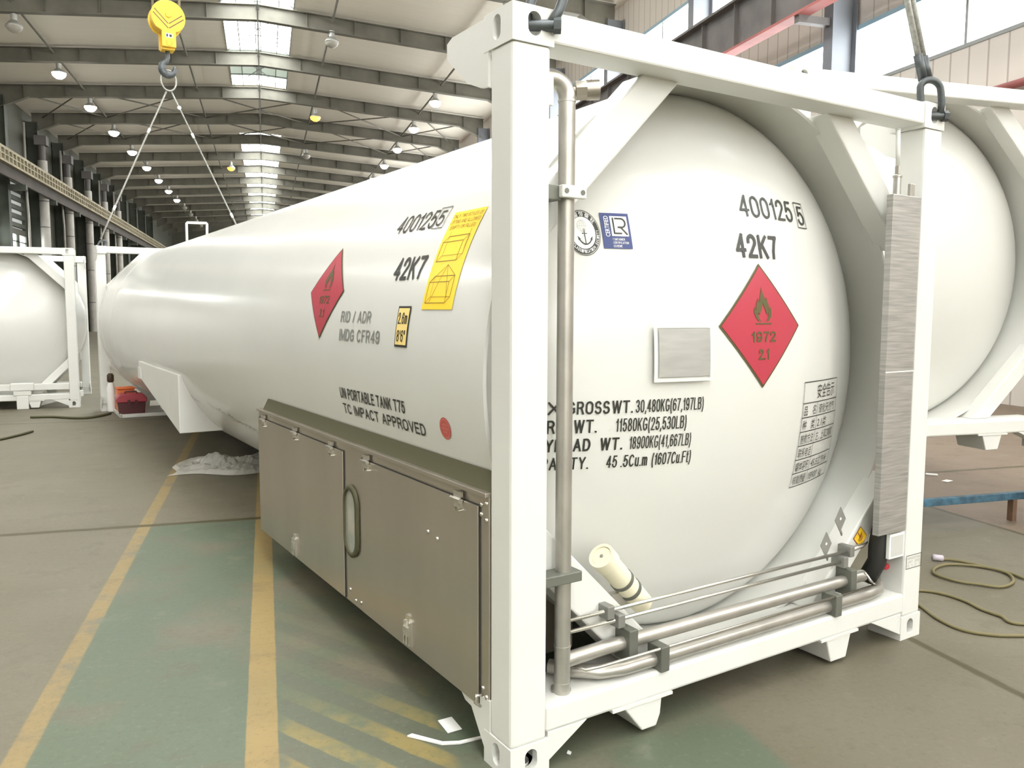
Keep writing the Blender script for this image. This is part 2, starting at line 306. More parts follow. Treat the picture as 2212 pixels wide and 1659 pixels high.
class Decal:
    """flat artwork laid on a surface: SF(u, v, lift) -> point"""
    def __init__(s, SF, lift=.003): s.SF = SF; s.b = MB(); s.lift = lift
    def text(s, t, u0, u1, v0, v1, mi=0, lift=0, weight=.012, shear=0):
        if all(c in GL or c == ' ' for c in t):
            h = v1-v0; sw = h*(.108+weight*1.5); n_ = sum(c != ' ' for c in t); sp = t.count(' '); g = .15
            k = ((u1-u0)-n_*sw)/(sum(GL[c][0] for c in t if c != ' ')+g*(n_-1)+.40*sp)
            while sw > .20*k and sw > .075*h: sw *= .92; k = ((u1-u0)-n_*sw)/(sum(GL[c][0] for c in t if c != ' ')+g*(n_-1)+.40*sp)
            x = u0+sw/2
            for c in t:
                if c == ' ': x += .40*k; continue
                w, ls = GL[c]
                for l in ls: s.line([(x+a*k, v0+sw/2+b*(h-sw)) for a, b in l], sw, mi, lift)
                x += (w+g)*k+sw
            return s
        vs, fs = text_mesh(t, weight)
        s.b.add([s.SF(u0+(u1-u0)*x+shear*y, v0+(v1-v0)*y, s.lift+lift) for x, y in vs], fs, mi); return s
    def text_fn(s, t, fn, mi=0, lift=0, weight=.012):
        vs, fs = text_mesh(t, weight)
        s.b.add([s.SF(*fn(x, y), s.lift+lift) for x, y in vs], fs, mi); return s
    def grid(s, u0, u1, v0, v1, mi=0, lift=0, nu=6, nv=6, fn=None):
        vs = []; fs = []
        for j in range(nv+1):
            for i in range(nu+1):
                u, v = u0+(u1-u0)*i/nu, v0+(v1-v0)*j/nv
                if fn: u, v = fn(u, v)
                vs.append(s.SF(u, v, s.lift+lift))
        for j in range(nv):
            for i in range(nu): a = j*(nu+1)+i; fs.append((a, a+1, a+nu+2, a+nu+1))
        s.b.add(vs, fs, mi); return s
    def diamond(s, cu, cv, h, mi=0, lift=0, k=8):
        return s.grid(-1, 1, -1, 1, mi, lift, k, k, lambda a, b: (cu+(a-b)/2*h, cv+(a+b)/2*h))
    def line(s, pts, w, mi=0, lift=0):
        for (a, b), (c, d) in zip(pts[:-1], pts[1:]):
            L = math.hypot(c-a, d-b)
            if L < 1e-6: continue
            n = max(1, int(L/.04)); px, py = -(d-b)/L*w/2, (c-a)/L*w/2; ex, ey = (c-a)/L*w/2, (d-b)/L*w/2
            a2, b2, c2, d2 = a-ex, b-ey, c+ex, d+ey
            vs = []
            for i in range(n+1):
                u, v = a2+(c2-a2)*i/n, b2+(d2-b2)*i/n
                vs += [s.SF(u+px, v+py, s.lift+lift), s.SF(u-px, v-py, s.lift+lift)]
            s.b.add(vs, [(2*i, 2*i+1, 2*i+3, 2*i+2) for i in range(n)], mi)
        return s
    def poly(s, pts, mi=0, lift=0):
        tr = tessellate_polygon([[Vector((p[0], p[1], 0)) for p in pts]])
        s.b.add([s.SF(u, v, s.lift+lift) for u, v in pts], [tuple(t) for t in tr], mi); return s
    def disc(s, cu, cv, ru, rv, mi=0, lift=0, n=32):
        return s.poly([(cu+ru*math.cos(2*math.pi*i/n), cv+rv*math.sin(2*math.pi*i/n)) for i in range(n)], mi, lift)
    def ring(s, cu, cv, r0, r1, mi=0, lift=0, n=64, a0=0, a1=360, ky=1.0):
        vs = []
        for i in range(n+1):
            a = rad(a0+(a1-a0)*i/n); ca, sa = math.cos(a), math.sin(a)
            vs += [s.SF(cu+r0*ca, cv+r0*sa*ky, s.lift+lift), s.SF(cu+r1*ca, cv+r1*sa*ky, s.lift+lift)]
        s.b.add(vs, [(2*i, 2*i+1, 2*i+3, 2*i+2) for i in range(n)], mi); return s
    def build(s, name, ms, parent): return s.b.build(name, ms, parent, recalc=False)
FLAME = [(-.30, -.48), (-.46, -.30), (-.55, -.02), (-.50, .20), (-.42, .02), (-.40, .22), (-.36, .40), (-.28, .62), (-.25, .42), (-.16, .60), (-.10, .80), (-.02, 1.15),
         (.04, .82), (.12, .62), (.20, .46), (.24, .66), (.30, .42), (.36, .24), (.34, .05), (.44, .22), (.50, .0), (.46, -.28), (.30, -.48), (.16, -.50), (.28, -.30), (.30, -.06), (.20, -.16), (.14, .02), (.08, .16),
         (.0, .36), (-.08, .10), (-.16, -.04), (-.20, -.18), (-.30, -.08), (-.27, -.32), (-.16, -.50)]

# ------------------------------------------------------------------ the tank container
XC, ZC, RT = 1.219, 1.368, 1.21
APEX, RC, KN = .085, 2.25, .2
rc = RT-KN; sphi = rc/(RC-KN); DEP = RC-(RC-KN)*math.sqrt(1-sphi*sphi); Y0 = APEX+DEP
def head_y(rho):
    rho = min(rho, RT)
    if rho < RC*sphi: return APEX+RC-math.sqrt(RC*RC-rho*rho)
    return Y0-math.sqrt(max(KN*KN-max(rho-rc, 0)**2, 0))
def SHELL(u, v, off):   # u = -distance along the tank, v = arc above the axis, on the left flank
    a = v/RT; r = RT+off
    return (XC-r*math.cos(a), -u, ZC+r*math.sin(a))
def HEAD(x, z, off): return (x, head_y(math.hypot(x-XC, z-ZC))-off*1.3, z)
def FRONT(x, z, off): return (x, -off, z)

def plate_hole(mb, P, w, h, cx, cz, hw, hh, depth, n=20):
    """rectangle w x h with an obround hole, P(u, v, d) places it; hole walls go in by depth"""
    r = min(hw, hh); hole = []
    for i in range(n):
        a = 2*math.pi*i/n; ca, sa = math.cos(a), math.sin(a)
        hole.append((cx+ca*r+(hw-r)*(1 if ca > 0 else -1), cz+sa*r+(hh-r)*(1 if sa > 0 else -1)))
    outer = [(0, 0), (w, 0), (w, h), (0, h)]
    tr = tessellate_polygon([[Vector((*p, 0)) for p in outer], [Vector((*p, 0)) for p in hole]])
    mb.add([P(u, v, 0) for u, v in outer+hole], [tuple(t) for t in tr])
    k = len(hole); mb.add([P(u, v, 0) for u, v in hole]+[P(u, v, depth) for u, v in hole], [(i, (i+1) % k, k+(i+1) % k, k+i) for i in range(k)])
def casting(right, top):
    mb = MB(); w, d, h = .162, .178, .118; z0 = 2.473 if top else 0
    def X(u): return 2.438-u if right else u
    plate_hole(mb, lambda u, v, dd: (X(u), dd, z0+v), w, h, .085, .062, .026, .038, .03)
    plate_hole(mb, lambda u, v, dd: (X(dd), u, z0+v), d, h, .095, .062, .024, .040, .03)
    plate_hole(mb, lambda u, v, dd: (X(u), v, (2.591-dd) if top else dd), w, d, .08, .09, .035, .055, .03)
    q = lambda a: mb.add(a, [(0, 1, 2, 3)])
    q([(X(0), 0, z0 if top else h), (X(w), 0, z0 if top else h), (X(w), d, z0 if top else h), (X(0), d, z0 if top else h)])
    q([(X(w), 0, z0), (X(w), d, z0), (X(w), d, z0+h), (X(w), 0, z0+h)]); q([(X(0), d, z0), (X(w), d, z0), (X(w), d, z0+h), (X(0), d, z0+h)])
    i = .03
    q([(X(w-i), i, z0+i), (X(w-i), d-i, z0+i), (X(w-i), d-i, z0+h-i), (X(w-i), i, z0+h-i)]); q([(X(i), d-i, z0+i), (X(w-i), d-i, z0+i), (X(w-i), d-i, z0+h-i), (X(i), d-i, z0+h-i)])
    q([(X(i), i, z0+i), (X(w-i), i, z0+i), (X(w-i), d-i, z0+i), (X(i), d-i, z0+i)]) if top else q([(X(i), i, z0+h-i), (X(w-i), i, z0+h-i), (X(w-i), d-i, z0+h-i), (X(i), d-i, z0+h-i)])
    return mb
def end_frame(root, T=None):
    F = FRAMEW
    for right in (0, 1):
        for top in (0, 1): casting(right, top).build('corner_casting', F, root, T=T)
        a, b = (2.292, 2.434) if right else (.003, .152)
        MB().box(a, b, .004, .141, .117, 2.474).build('corner_post', F, root, bevel=.012, T=T)
        x = 2.431 if right else .007
        # side gussets above and below
        MB().prism([(.15, 2.583), (.15, 2.36), (.20, 2.365), (.29, 2.40), (.439, 2.515), (.439, 2.569), (.40, 2.583)], 'x', x-.006, x+.006).build('gusset_plate', F, root, T=T)
        MB().prism([(.14, .05), (.18, .05), (.30, .20), (.30, .235), (.14, .235)], 'x', x-.006, x+.006).build('gusset_plate', F, root, T=T)
        g = [(.16, .03), (.335, .139), (.16, .139)] if not right else [(2.278, .03), (2.278, .139), (2.04, .139)]
        MB().prism(g, 'y', .004, .10).build('gusset_plate', F, root, T=T, bevel=.003)
        lug = [(.50, .139), (.70, .139), (.692, .062), (.672, .018), (.60, .018)] if not right else [(1.70, .139), (1.885, .139), (1.85, .018), (1.74, .018)]
        MB().prism(lug, 'y', .003, .26).build('support_foot', F, root, bevel=.006, T=T)
    MB().box(.155, 2.283, .004, .15, 2.487, 2.588).build('top_rail', F, root, bevel=.008, T=T)
    MB().box(.150, 2.294, .002, .24, .137, .235).build('bottom_rail', F, root, bevel=.012, T=T)
    MB().box(.45, .75, -.002, .10, .128, .139).build('wear_strip', F, root, T=T); MB().box(1.66, 1.93, -.002, .10, .128, .139).build('wear_strip', F, root, T=T)
    y0, y1 = .115, .235
    def brace(pts): MB().prism(pts, 'y', y0, y1).build('corner_brace', F, root, bevel=.008, T=T)
    brace([(.14, 1.982), (.648, 2.49), (.835, 2.49), (.14, 1.795)])
    brace([(2.30, 2.09), (2.30, 1.91), (1.72, 2.49), (1.90, 2.49)])
    brace([(.14, .92), (.14, .71), (.615, .235), (.825, .235)])
    brace([(2.30, .82), (2.30, .66), (1.875, .235), (1.715, .235)])
    # skirt that carries the shell on the frame
    MB().lathe([(1.196, .20), (1.21, .20), (1.2105, .62), (1.196, .62), (1.196, .20)], (XC, 0, ZC), (0, 1, 0), 128).build('skirt_ring', WHITE, root, smooth=True, auto=True, T=T)
def tank(root, LEN):
    prof = [(.0001, APEX)]
    n = 24
    for i in range(1, n+1):
        r = RC*sphi*i/n; prof.append((r, head_y(r)))
    for i in range(1, 13):
        a = math.asin((RC*sphi-rc)/KN)+(math.pi/2-math.asin((RC*sphi-rc)/KN))*i/12
        prof.append((rc+KN*math.sin(a), Y0-KN*math.cos(a)))
    MB().lathe(prof, (XC, 0, ZC), (0, 1, 0), 128).build('tank_head', WHITE, root, smooth=True)
    MB().lathe([(r, LEN-h) for r, h in prof], (XC, 0, ZC), (0, 1, 0), 128).build('tank_head', WHITE, root, smooth=True)
    MB().lathe([(RT, Y0), (RT, LEN-Y0)], (XC, 0, ZC), (0, 1, 0), 128).build('tank_shell', WHITE, root, smooth=True)
    for yy in (LEN-Y0-.03, LEN*.86): MB().lathe([(RT, yy-.01), (RT+.003, yy-.005), (RT+.003, yy+.005), (RT, yy+.01)], (XC, 0, ZC), (0, 1, 0), 96).build('weld_seam', WHITE, root, smooth=True)
def container(name, label, loc, rz, LEN=12.192):
    root = thing(name, label, 'tank container', loc, rz)
    end_frame(root); end_frame(root, T=lambda x, y, z: (x, LEN-y, z))
    tank(root, LEN)
    return root

YAW = rad(15.8)
MAIN = container('tank_container', 'large white tank container in the foreground with red placards and stainless valve cabinet', (.768, 2.549, 0), YAW)
LEN = 12.192
# --- underbody saddle
MB().prism([(5.9, .44), (8.3, .82), (8.3, 1.0), (5.9, 1.0)], 'x', .04, 2.398).build('saddle_frame', FRAMEW, MAIN, bevel=.008)
MB().box(.03, .10, 8.1, 8.3, .80, .93).build('saddle_lug', FRAMEW, MAIN)

# --- stainless valve cabinet on the left side
CB = MB().box(.004, .15, .15, 3.03, .185, .975).box(.15, .60, .45, 3.02, .19, .56)
CB.build('valve_cabinet', STEEL, MAIN, bevel=.004)
MB().box(-.012, .085, .15, 3.035, .968, .985).build('cabinet_hood', STEEL, MAIN, bevel=.003)
MB().prism([(.012, .985), (.09, .985), (.075, 1.045), (.045, 1.05)], 'y', .15, 2.96).build('cabinet_seal', OLIVE, MAIN)
def door(y0, y1, name='cabinet_door'):
    d = MB().box(-.006, .006, y0, y1, .195, .928).build(name, STEEL, MAIN, bevel=.002)
    MB().box(-.001, .005, y0-.003, y1+.003, .192, .931).build('door_gap', BLACK, d)
    return d
d1 = door(1.53, 3.015); d2 = door(.212, 1.30)
def hinge(y, par):
    MB().box(-.014, -.004, y-.028, y+.028, .937, .957).box(-.014, -.004, y-.028, y+.028, .897, .917).tube([(-.018, y-.034, .927), (-.018, y+.034, .927)], .010, 10).tube([(-.016, y-.015, .887), (-.004, y-.015, .887)], .006, 8).tube([(-.016, y+.015, .887), (-.004, y+.015, .887)], .006, 8).build('hinge', ROD, par, smooth=True, auto=True)
for y in (2.88, 2.256, 1.68): hinge(y, d1)
for y in (1.219, .349): hinge(y, d2)
def latch(y, z, par):
    MB().box(-.013, -.005, y-.035, y+.035, z-.055, z+.055).box(-.024, -.012, y-.028, y-.016, z-.05, z+.05).box(-.024, -.012, y+.016, y+.028, z-.05, z+.05).box(-.03, -.012, y-.02, y+.02, z-.01, z+.03).tube([(-.028, y-.012, z-.045), (-.028, y-.012, z+.005), (-.028, y+.012, z+.005), (-.028, y+.012, z-.045)], .004, 8).box(-.016, -.005, y-.016, y+.016, z+.05, z+.075).build('toggle_latch', ROD, par, bevel=.001)
latch(2.285, .262, d1); latch(.778, .272, d2)
# sight window: rubber-edged slot between the doors
def obround(cy, cz, hw, hh, n=10):
    r = hw; p = []
    for i in range(n+1): a = math.pi*i/n; p.append((cy+r*math.cos(a), cz+hh-r+r*math.sin(a)))
    for i in range(n+1): a = math.pi+math.pi*i/n; p.append((cy+r*math.cos(a), cz-hh+r+r*math.sin(a)))
    return p
wy, wz = 1.432, .60
win = MB(); o_ = obround(wy, wz, .093, .178); i_ = obround(wy, wz, .072, .155); k = len(o_)
win.add([(-.008, *p) for p in o_]+[(-.014, *p) for p in i_]+[(.002, *p) for p in o_]+[(.003, *p) for p in i_], [(j, (j+1) % k, k+(j+1) % k, k+j) for j in range(k)]+[(j, (j+1) % k, 2*k+(j+1) % k, 2*k+j) for j in range(k)]+[(k+j, k+(j+1) % k, 3*k+(j+1) % k, 3*k+j) for j in range(k)])
sw = win.build('sight_window', OLIVE, MAIN, smooth=True)
MB().prism(i_, 'x', -.003, .001).build('window_pane', mat('sight_glass', (.42, .42, .37), .08, metal=.3, var=.15, scale=9), sw)
rv = MB()
for y, z in [(.20, .975-.04), (.165, .945), (.20, .90), (.165, .885), (.165, .24), (.19, .265), (1.40, .215), (1.33, .225), (1.47, .25), (.60, .745), (.52, .735)]:
    rv.lathe([(.009, 0), (.008, .005), (.0001, .007)], (-.0065 if .212 < y < 1.3 else .004, y, z), (-1, 0, 0), 10)
rv.build('rivet', ROD, MAIN, smooth=True)['kind'] = 'stuff'
MB().tube([(-.004, .18, .245), (-.03, .18, .25), (-.035, .18, .225), (-.012, .18, .205)], .006, 8).build('padlock_ring', ROD, MAIN, smooth=True)
MB().prism([(.21, .185), (.40, .185), (.35, .15), (.25, .14)], 'x', .02, .04).build('cabinet_bracket', FRAMEW, MAIN)

# --- vent riser, horizontal pipes and tubing on the front end
rx, ry, rr = .261, .062, .0295
pts = [(rx, ry, .205), (rx, ry, 2.335)]+arc((rx-.062, ry+.006, 2.335), .062, 0, 90, 8, (1, -.1, 0), (0, 0, 1))+[(rx-.16, ry+.02, 2.397)]
riser = MB().tube(pts, rr, 20).build('vent_riser_pipe', PIPE, MAIN, smooth=True, auto=True)
for z in (2.328, .41, .274): MB().tube([(rx, ry, z-.004), (rx, ry, z+.004)], rr+.002, 20).build('weld_ring', PIPE, riser, smooth=True, auto=True)
MB().tube([(rx-.02, ry+.03, .235), (rx+.01, ry, .25), (rx+.02, ry+.0, .236)], .02, 10).build('riser_elbow', PIPE, riser, smooth=True)
# threaded stub beside the elbow
sb = MB().tube([(rx+.015, .10, 2.372), (rx+.055, .075, 2.374)], .020, 16).tube([(rx+.05, .08, 2.374), (rx+.085, .057, 2.376)], .034, 8)
sb.lathe([(.034, 0), (.034, .045), (.023, .045), (.022, -.01), (0, -.01)], (rx+.08, .06, 2.376), (.86, -.5, .05), 18)
sb.build('threaded_coupling', mat('tarnished_brass_steel', (.40, .36, .31), .35, metal=.8), MAIN, smooth=True, auto=True)
MB().box(.158, .185, .035, .09, 2.30, 2.40).build('pipe_bracket', FRAMEW, MAIN)
cl = MB().box(.205, .308, .006, .03, 1.998, 2.040).build('pipe_clamp', FRAMEW, MAIN, bevel=.004)
MB().tube([(.222, .004, 2.020), (.222, .012, 2.020)], .009, 12).tube([(.290, .004, 2.018), (.290, .012, 2.018)], .009, 12).build('bolt', DARKCL, cl)
MB().box(.15, .22, .03, .10, 1.99, 2.04).build('clamp_block', DARKCL, cl, bevel=.003)
MB().box(.16, .318, .022, .10, .652, .690).build('pipe_clamp', DARKCL, MAIN, bevel=.004)
p1 = MB().tube([(rx, ry, .352), (.46, .075, .352), (2.06, .075, .350)]+arc((2.06, .115, .350), .04, -90, -10, 5, (0, 1, 0), (1, 0, 0))[0:0], .0275, 18).build('horizontal_pipe', PIPE, MAIN, smooth=True, auto=True)
p2pts = [(.30, .20, .272), (.36, .12, .272), (.43, .06, .272), (.52, .037, .272), (.60, .035, .272), (2.05, .035, .272), (2.15, .05, .272), (2.22, .10, .275)]
MB().tube(p2pts, .0275, 18).build('horizontal_pipe', PIPE, MAIN, smooth=True, auto=True)
MB().tube([(rx+.02, .085, .487), (1.96, .08, .487)], .008, 10).build('instrument_tube', ROD, MAIN, smooth=True)
MB().tube([(rx+.02, .075, .448), (1.89, .07, .448)], .008, 10).build('instrument_tube', ROD, MAIN, smooth=True)
MB().tube([(.31, .10, .315), (.345, .03, .310), (.40, .004, .322), (.72, -.002, .325), (2.05, -.002, .325), (2.03, .01, .345), (2.01, .03, .385)], .0065, 8).build('instrument_tube', ROD, MAIN, smooth=True)
def clampb(x, y0, y1, z0, z1): MB().box(x-.022, x+.022, y0, y1, z0, z1).build('pipe_clamp', DARKCL, MAIN, bevel=.004)
clampb(.575, .030, .12, .285, .410); clampb(.70, -.012, .07, .232, .332); clampb(1.93, .030, .12, .285, .410); clampb(1.765, -.012, .07, .232, .332)
for x, y, z in ((.485, .08, .487), (.53, .07, .448), (1.95, .08, .487), (1.89, .07, .448)):
    MB().box(x-.017, x+.017, y-.022, y+.05, z-.026, z+.026).build('tube_clamp', mat('grey_steel_clamp', (.27, .27, .25), .45, metal=.5), MAIN, bevel=.004)
# black hose bundle by the right post
MB().tube([(2.22, .075, .60), (2.19, .075, .54), (2.175, .075, .47), (2.18, .08, .40), (2.16, .12, .30)], .045, 12).build('cable_bundle', BLACK, MAIN, smooth=True)
MB().tube([(1.96, .08, .487), (2.06, .085, .495), (2.14, .12, .49)], .012, 8).build('instrument_tube', ROD, MAIN, smooth=True)
# tall brushed cover on the inner face of the right post
du = MB().box(2.052, 2.272, -.004, .030, .560, 2.150).build('cable_cover', PLATE, MAIN, bevel=.003)
MB().box(2.051, 2.2725, -.0055, -.002, 1.333, 1.339).build('cover_joint', FRAMEW, du)
MB().tube([(2.135, .035, 2.145), (2.135, .035, 2.235)], .017, 14).tube([(2.135, .035, 2.235), (2.135, .035, 2.243)], .021, 14).tube([(2.135, .035, 2.25), (2.135, .035, 2.285)], .013, 6).build('cable_gland', PIPE, MAIN, smooth=True, auto=True)
MB().tube([(2.135, .035, 2.27), (2.125, .035, 2.45)], .010, 12).tube([(2.125, .035, 2.447), (2.125, .035, 2.451)], .012, 12).build('conduit_tube', FRAMEW, MAIN, smooth=True)
MB().box(2.195, 2.232, .005, .02, 2.148, 2.208).build('cover_tab', PIPE, MAIN, bevel=.002)
jb = MB().box(2.168, 2.289, .01, .03, .425, .548).build('junction_plate', WHITEV, MAIN, bevel=.003)
MB().box(2.18, 2.278, .0085, .0105, .436, .536).build('plate_face', GREYV, jb)
MB().lathe([(0, .02), (.012, .018), (.018, .008), (.018, 0)], (2.288, .10, .350), (-1, -.1, 0), 14).build('red_cap', mat('red_cap_plastic', (.65, .04, .06), .4), MAIN, smooth=True)
# earthing tags on the lower right brace
for x, z in ((1.905, .640), (1.805, .535)):
    y = -.002 if x > 1.9 else .0; yc = .100
    mb = MB(); h = .040
    mb.prism([(x, z+h*1.5), (x+h, z), (x, z-h*1.5), (x-h, z)], 'y', yc-.002, yc+.002)
    mb.beam((x+.005, yc, z-h*1.4), (x+.03, yc+.01, z-h*2.0), .006, .012)
    tg = mb.build('earthing_tag', mat('grey_tag_steel', (.30, .30, .28), .45, metal=.4), MAIN)
    MB().lathe([(.007, 0), (.0001, .0005)], (x, yc-.0024, z+.004), (0, -1, 0), 12).build('tag_hole', WHITEV, tg)

# cream document tube clamped to the lower left brace
axv = (Vector((.485, .12, .69))-Vector((.745, .175, .435))).normalized(); top = Vector((.485, .12, .69)); 
mb = MB().lathe([(0, 0), (.038, 0), (.040, -.004), (.040, .005), (.052, .005), (.052, -.048), (.0455, -.053), (.0455, -.36), (.038, -.37), (0, -.37)], top, axv, 28)
tb = mb.build('document_tube', CREAM, MAIN, smooth=True, auto=True)
MB().lathe([(0, .005), (.007, .004), (.007, 0)], top, axv, 12).build('tube_screw', PIPE, tb)
for h in (-.165, -.235): MB().lathe([(.0458, h), (.049, h), (.049, h-.018), (.0458, h-.018)], top, axv, 28).build('hose_band', DARKCL, tb, smooth=True, auto=True)
cpt = top+axv*-.21
MB().box(cpt.x-.07, cpt.x+.01, cpt.y+.0, cpt.y+.03, cpt.z-.10, cpt.z-.03).build('tube_bracket', PIPE, MAIN)

# nameplate pad welded to the head
def HP(u, v, off): return HEAD(u, v, off)
dc = Decal(HP, .012); dc.grid(.736, .998, 1.347, 1.558, 0)
dc.line([(.736, 1.347), (.998, 1.347), (.998, 1.558), (.736, 1.558), (.736, 1.347)], .012, 0, .006)
dc.build('nameplate_frame', FRAMEW, MAIN)
Decal(HP, .017).grid(.752, .992, 1.360, 1.547).build('nameplate', mat('blank_nameplate_metal', (.40, .395, .37), .5, metal=.35, var=.08, scale=8, stretch=(1, 1, 6)), MAIN)

# --- markings on the head
dc = Decal(HP); dc.text('400125', 1.262, 1.655, 2.018, 2.112, weight=.004); dc.text('5', 1.705, 1.762, 2.010, 2.098, weight=.0)
dc.line([(1.690, 1.997), (1.772, 1.997), (1.772, 2.113), (1.690, 2.113), (1.690, 1.997)], .004); dc.build('serial_number', INK, MAIN)
Decal(HP).text('42K7', 1.195, 1.470, 1.841, 1.942, weight=.03).build('size_type_code', INK, MAIN)
for z0, z1, parts in ((1.223, 1.273, (('MAX', .215, .378), ('GROSS', .405, .566), ('WT.', .575, .660), ('30,480KG(67,197LB)', .672, .983))),
                      (1.150, 1.202, (('TARE', .262, .395), ('WT.', .432, .520), ('11580KG(25,530LB)', .595, .905))),
                      (1.078, 1.128, (('PAYLOAD', .262, .500), ('WT.', .538, .628), ('18900KG(41,667LB)', .657, .935))),
                      (1.006, 1.055, (('CAPACITY.', .258, .500), ('45 .5Cu.m', .570, .742), ('(1607Cu.Ft)', .762, .945)))):
    for t, a, b in parts: Decal(HP).text(t, a, b, z0, z1, weight=.030).build('weight_marking', INK, MAIN)
def placard(SF, cu, cv, h, name, l1, l2):
    d = Decal(SF, .003); d.diamond(cu, cv, h, 1, 0, 10); d.diamond(cu, cv, h*.955, 0, .0012, 10)
    fs = h*.34
    d.poly([(cu+x*h*.42, cv+h*.24+y*h*.34) for x, y in FLAME], 1, .0024)
    d.line([(cu-fs*.55, cv+h*.035), (cu+fs*.55, cv+h*.035)], h*.022, 1, .0024)
    if l1: d.text(l1, cu-h*.30, cu+h*.30, cv-h*.26, cv-h*.09, 1, .0024, .045)
    if l2: d.text(l2, cu-h*.13, cu+h*.13, cv-h*.545, cv-h*.37, 1, .0024, .045)
    return d.build(name, [REDV, mat('olive_black_ink', (.085, .075, .02), .45)], MAIN)
placard(HP, 1.318, 1.556, .262, 'flammable_placard', '1972', '2.1')
# certification marks
d = Decal(HP); d.grid(.570, .686, 1.857, 1.995, 0); d.grid(.607, .676, 1.905, 1.983, 1, .0012, 2, 2)
d.line([(.618, 1.974), (.618, 1.916), (.645, 1.916)], .006, 2, .0024)
d.line([(.628, 1.974), (.650, 1.974)]+[(.650+.016*math.cos(rad(a)), 1.957+.017*math.sin(rad(a))) for a in range(80, -100, -20)]+[(.636, 1.940), (.646, 1.940), (.668, 1.914)], .006, 2, .0024)
d.text_fn('CERTIFIED', lambda x, y: (.600-.017*y, 1.903+.080*x), 1, .0012, .01)
for i, (t, w) in enumerate((('CONTAINER', .050), ('CERTIFICATION', .064), ('SCHEME', .036))): d.text(t, .607, .607+w, 1.888-.013*i, 1.897-.013*i, 1, .0012, .01)
d.build('certification_label', [BLUEV, WHITEV, INK], MAIN)
d = Decal(lambda u, v, off: HEAD(.497+(u-.470)*.745, v, off)); cu, cv = .470, 1.915
d.ring(cu, cv, .0855, .088, 0); d.ring(cu, cv, .062, .082, 0); d.ring(cu, cv, .0, .062, 1, 0, 48)
def around(t, r0, h, a0, a1, mi):
    n = len(t)
    for i, ch in enumerate(t):
        if ch == ' ': continue
        a = rad(a0+(a1-a0)*(i+.5)/n); wv = abs(rad(a1-a0))*r0/n*.42; sgn = 1 if a1 > a0 else -1
        def fn(x, y, a=a, wv=wv, sgn=sgn):
            r = r0+(-h/2+h*y)*(-sgn); aa = a+sgn*(x-.5)*2*wv/r0*.9
            return (cu+r*math.cos(aa), cv+r*math.sin(aa)*1.0)
        d.text_fn(ch, lambda x, y: fn(x, y)[::1], mi, .0012, .02)
def around_top(t, r0, h, a0, a1, mi):
    n = len(t)
    for i, ch in enumerate(t):
        a = rad(a0+(a1-a0)*(i+.5)/n); wv = abs(rad(a1-a0))*r0/n*.36
        d.text_fn(ch, lambda x, y, a=a: (cu+(r0-h/2+h*y)*math.cos(a-(x-.5)*2*wv/r0), cv+(r0-h/2+h*y)*math.sin(a-(x-.5)*2*wv/r0)), mi, .0012, .02)
around('CHINA CLASSIFICATION SOCIETY', .072, .012, 175, 370, 1); around_top('中国船级社', .072, .013, 150, 30, 1)
gx, gy = cu-.004, cv+.027
d.ring(gx, gy, .0215, .0232, 2, .0012, 32); d.ring(gx, gy, .0212, .0222, 2, .0012, 24, ky=.45)
d.line([(gx-.022, gy), (gx+.022, gy)], .0012, 2, .0012); d.line([(gx, gy-.022), (gx, gy+.022)], .0012, 2, .0012)
for kx in (.5, ): d.line([(gx+.0215*kx*math.cos(rad(a)), gy+.0215*math.sin(rad(a))) for a in range(0, 361, 20)], .0012, 2, .0012)
d.ring(cu+.004, cv+.010, .003, .0052, 0, .0012, 16); d.line([(cu+.004, cv+.005), (cu+.006, cv-.040)], .0045, 0, .0012); d.line([(cu-.007, cv-.003), (cu+.016, cv-.003)], .003, 0, .0012)
d.line([(cu+.006+.034*math.cos(rad(a)), cv-.008+.036*math.sin(rad(a))) for a in range(205, 340, 12)], .005, 0, .0012)
d.poly([(cu-.033, cv-.012), (cu-.028, cv-.030), (cu-.018, cv-.024)], 0, .0012); d.poly([(cu+.043, cv-.012), (cu+.030, cv-.024), (cu+.040, cv-.030)], 0, .0012)
d.line([(cu+.008*math.sin(i*.9)-.006, cv+.004-i*.0055) for i in range(8)], .002, 2, .0014)
d.build('society_emblem', [INK, WHITEV, GREYV], MAIN)
# safety notice table
d = Decal(HP); zt = [1.298, 1.201]+[1.201-.0665*i for i in range(1, 7)]
def sx(x, z): return x+(1.298-z)*.14*max(0, (x-1.60)/.42)
def tl(x0, z0, x1, z1, w): d.line([(sx(x0+(x1-x0)*i/6, z0+(z1-z0)*i/6), z0+(z1-z0)*i/6) for i in range(7)], w)
for z in zt: tl(1.645, z, 2.02, z, .0042)
tl(1.645, zt[-1], 1.645, zt[0], .003); tl(2.02, zt[-1], 2.02, zt[0], .003); tl(1.785, zt[-1], 1.785, zt[1], .003)
def tt(t, x0, x1, z0, h): d.text_fn(t, lambda x, y: (sx(x0+(x1-x0)*x, z0), z0+h*y), 0, 0, .0)
tt('安全告示', 1.775, 1.975, 1.222, .050)
for i, (a, b, x1) in enumerate((('品    名', '液化天然气', 1.99), ('种    类', '2.1类', 1.90), ('施救方法', '左、上风口喷雾', 2.0), ('联系电话', '', 0), ('罐体容积', '45.5立方米', 1.985), ('核载质量', '18900  kg', 1.96))):
    z = zt[i+1]-.054; tt(a, 1.658, 1.772, z, .034)
    if b: tt(b, 1.80, x1, z, .034)
d.build('safety_notice_table', INK, MAIN)
